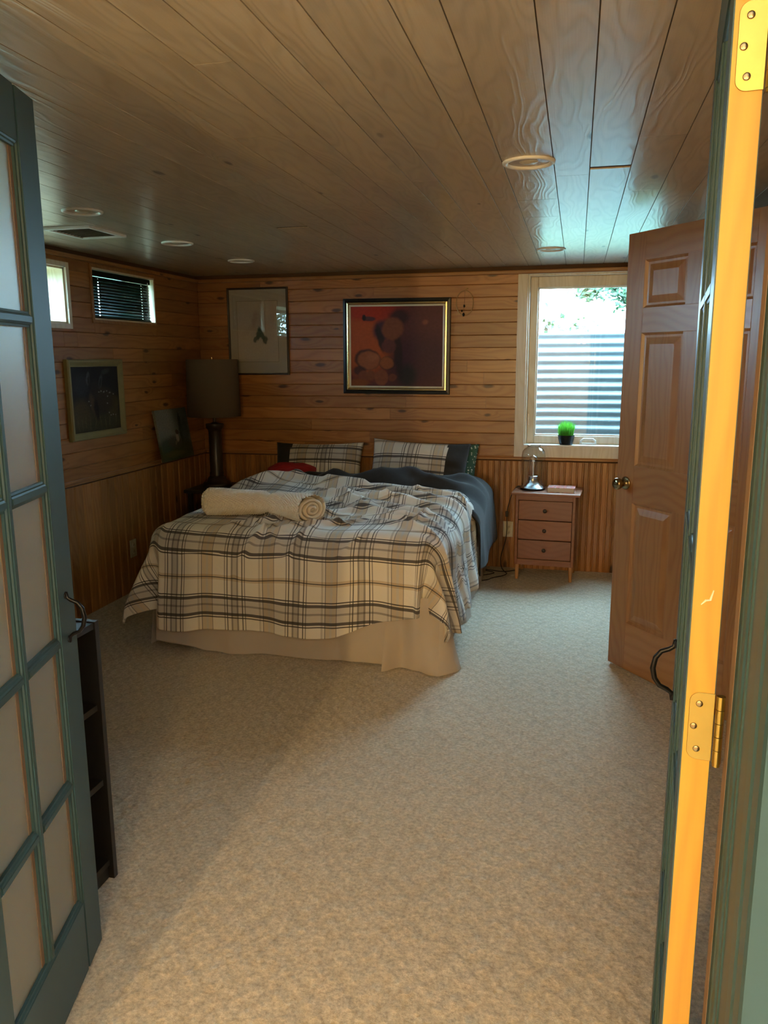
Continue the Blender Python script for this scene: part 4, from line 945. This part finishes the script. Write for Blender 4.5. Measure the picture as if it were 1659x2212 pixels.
# canvas leaning on the rail
p4 = leftframe('canvas_painting', 'small unframed landscape canvas leaning on the chair rail', 5.085, .983, .42, .36, math.radians(9), .035)
LA = painter('landscape_canvas', (.13, .14, .12), [(.3, .8, .7, .35, 0, .5, (.20, .20, .17), .9), (.8, .8, .3, .4, 0, .5, (.07, .10, .11), .8), (.72, .55, .06, .35, 0, .3, (.03, .045, .035), 1), (.85, .5, .12, .3, 0, .4, (.05, .075, .07), .9), (.5, .15, .7, .22, 0, .4, (.05, .06, .022), 1), (.2, .3, .22, .14, 10, .4, (.045, .07, .055), .9), (.45, .35, .22, .12, -10, .4, (.07, .065, .05), .8), (.56, .44, .045, .11, 0, .15, (.30, .25, .20), 1), (.58, .53, .06, .05, 0, .2, (.06, .045, .035), 1), (.50, .33, .05, .03, 40, .4, (.18, .14, .10), .8), (.4, .12, .3, .06, 0, .5, (.09, .085, .03), .8)], .6, .02, .35)
panel('canvas', .44, .355, .018, LA, p4).location = (0, -.018, 0)
for yv in (-.176, .156): MB().box(-.218, .218, 0, .006, yv, yv + .02).out('stretcher', M['nightleg'], p4)

# wire hoop ornament
hp = thing('wall_hoop', 'thin wire hoop ornament with small dark beads hanging beside the still life', 'ornament', (-.775, YB - .006, 1.875))
MB().tube([(.060 * math.cos(2 * PI * k / 40), 0, .083 * math.sin(2 * PI * k / 40)) for k in range(41)], .003, 6, False).out('hoop', plain('straw_hoop', (.42, .27, .11), .6), hp, smooth=True)
MB().tube([(0, -.001, .083), (.008, -.001, .092), (.022, -.001, .098)], .002, 6).out('hook', M['brass'], hp, smooth=True)
for x_, z_, r_ in ((-.004, -.02, .007), (-.02, -.052, .006), (-.008, -.078, .009)): MB().lathe([(.0001, -r_ * 1.6), (r_ * .8, -r_), (r_, 0), (r_ * .7, r_), (.0001, r_ * 1.4)], 10, (x_, 0, z_)).out('bead', M['black'], hp, smooth=True)
MB().tube([(0, 0, .08), (-.004, 0, -.02), (-.008, 0, -.07)], .0008, 5).out('thread', M['darkwood'], hp)

# outlets
def outlet(label, m4):
    o = thing('wall_outlet', label, 'outlet'); o.matrix_world = m4
    MB().box(-.036, .036, -.006, 0, -.058, .058).out('plate', M['ivory'], o, bev=.003)
    for z_ in (-.022, .022):
        s_ = MB().lathe([(.0001, .002), (.014, .002), (.016, 0)], 18).out('socket', M['ivory'], o, smooth=True); s_.matrix_local = Matrix.Translation((0, -.006, z_)) @ Matrix.Rotation(PI / 2, 4, 'X')
        for x_ in (-.006, .006): MB().box(x_ - .001, x_ + .001, -.0003, .0003, -.004, .004).out('slot', M['black'], s_).matrix_local = Matrix.Translation((x_ * 0, .0, .0022)) @ Matrix.Rotation(-PI / 2, 4, 'X')
mB = Matrix.Translation((-.440, YB, .285)); outlet('ivory outlet on the beadboard behind the lamp cord', mB)
mL = Matrix.Identity(4); mL.col[0][:3] = EY; mL.col[1][:3] = -EX; mL.col[2][:3] = EZ; mL.col[3][:3] = (XL, 4.54, .285); outlet('ivory outlet on the dark left wall beside the bed', mL)

# ceiling fixtures
def downlight(x_, y_, label):
    o = thing('recessed_light', label, 'ceiling light', (x_, y_, ZC), group='round recessed ceiling lights')
    MB().lathe([(.084, .001), (.083, -.005), (.076, -.008), (.068, -.006), (.064, .002)], 40).out('trim_ring', M['ivory'] if False else M['white'], o, smooth=True)
    MB().lathe([(.064, .002), (.056, .006), (.046, .010), (.044, .012), (.0001, .013)], 36).out('baffle', M['chrome'], o, smooth=True)
    MB().lathe([(.036, .0125), (.034, .002), (.022, -.004), (.0001, -.006)], 24).out('lens', M['ivory'], o, smooth=True)
for (x_, y_), lb in zip(lights, ('unlit recessed ceiling light nearest the viewer, right of the middle', 'unlit recessed light close to the casement window', 'unlit recessed light on the ceiling next to the square hatch', 'unlit recessed light above the foot of the bed on the left', 'unlit recessed light near the left back corner of the ceiling')): downlight(x_, y_, lb)
hv = thing('ceiling_vent', 'square white framed vent on the ceiling by the left windows', 'vent', (-2.33, 3.565, ZC), math.radians(0))
for b_ in ((-.125, .125, -.155, -.135), (-.125, .125, .135, .155), (-.125, -.105, -.135, .135), (.105, .125, -.135, .135)): MB().box(b_[0], b_[1], b_[2], b_[3], -.014, 0).out('frame', M['white'], hv, bev=.003)
MB().box(-.105, .105, -.135, .135, -.003, 0).out('backing', M['ceil_gap'], hv)
for k in range(10):
    o = MB().box(-.105, .105, -.010, .010, -.001, .001).out('louvre', M['shade'], hv); o.location = (0, -.12 + k * .0265, -.005); o.rotation_euler = (math.radians(25), 0, 0)

# bookcase behind the left leaf
bc = thing('bookcase', 'low black-brown bookcase with open shelves behind the left teal door', 'bookcase', (-1.265, 1.06, 0))
W_, DP, HT = .80, .28, .79
MB().box(-DP, 0, W_ - .018, W_, 0, HT).out('side_panel', M['dark'], bc, bev=.001); MB().box(-DP, 0, 0, .018, 0, HT).out('side_panel', M['dark'], bc, bev=.001)
MB().box(-DP, -.006, .018, W_ - .018, HT - .022, HT - .004).out('top', M['dark'], bc, bev=.001)
for z_ in (.06, .315, .545): MB().box(-DP + .006, -.012, .018, W_ - .018, z_ - .018, z_).out('shelf', M['dark'], bc, bev=.001)
MB().box(-DP, -DP + .006, .018, W_ - .018, .02, HT - .02).out('back_panel', M['dark'], bc); MB().box(-.03, -.018, .018, W_ - .018, 0, .042).out('plinth', M['dark'], bc)

# hall lamps behind the camera
def hall_lamp(x_, y_, z_, bulbs, power, label):
    o = thing('pendant_lamp', label, 'lamp', (x_, y_, 2.4), group='bare bulb hall pendants')
    MB().lathe([(.0001, 0), (.06, 0), (.058, -.012), (.03, -.022), (.0001, -.022)], 24).out('canopy', M['brass'], o, smooth=True)
    MB().tube([(0, 0, -.02), (0, 0, z_ - 2.4 + .09)], .004, 8).out('stem', M['brass'], o, smooth=True)
    if len(bulbs) > 1: MB().tube([(bulbs[0], 0, z_ - 2.4 + .09), (bulbs[-1], 0, z_ - 2.4 + .09)], .005, 8).out('arm', M['brass'], o, smooth=True)
    for bx_ in bulbs:
        MB().lathe([(.013, .09), (.015, .06), (.014, .035)], 16, (bx_, 0, z_ - 2.4)).out('socket', M['brass'], o, smooth=True)
        R = .030; V_ = MB().lathe([(.0001, -R)] + [(R * math.sin(PI * k / 10), -R * math.cos(PI * k / 10)) for k in range(1, 9)] + [(.012, .034)], 20, (bx_, 0, z_ - 2.4))
        V_.out('bulb', emitter('lit_bulb', LAMP, power * LAMP_POWER), o, smooth=True)
hall_lamp(.05, -1.60, 1.745, (-.045, .045), 950, 'two bulb hall pendant behind the camera in line with the casement window')
hall_lamp(-.92, -1.50, 1.45, (0,), 3300, 'single bulb hall pendant to the left of the two bulb one')
hall_lamp(.56, -1.50, 1.45, (0,), 700, 'single bulb hall pendant to the right of the two bulb one')
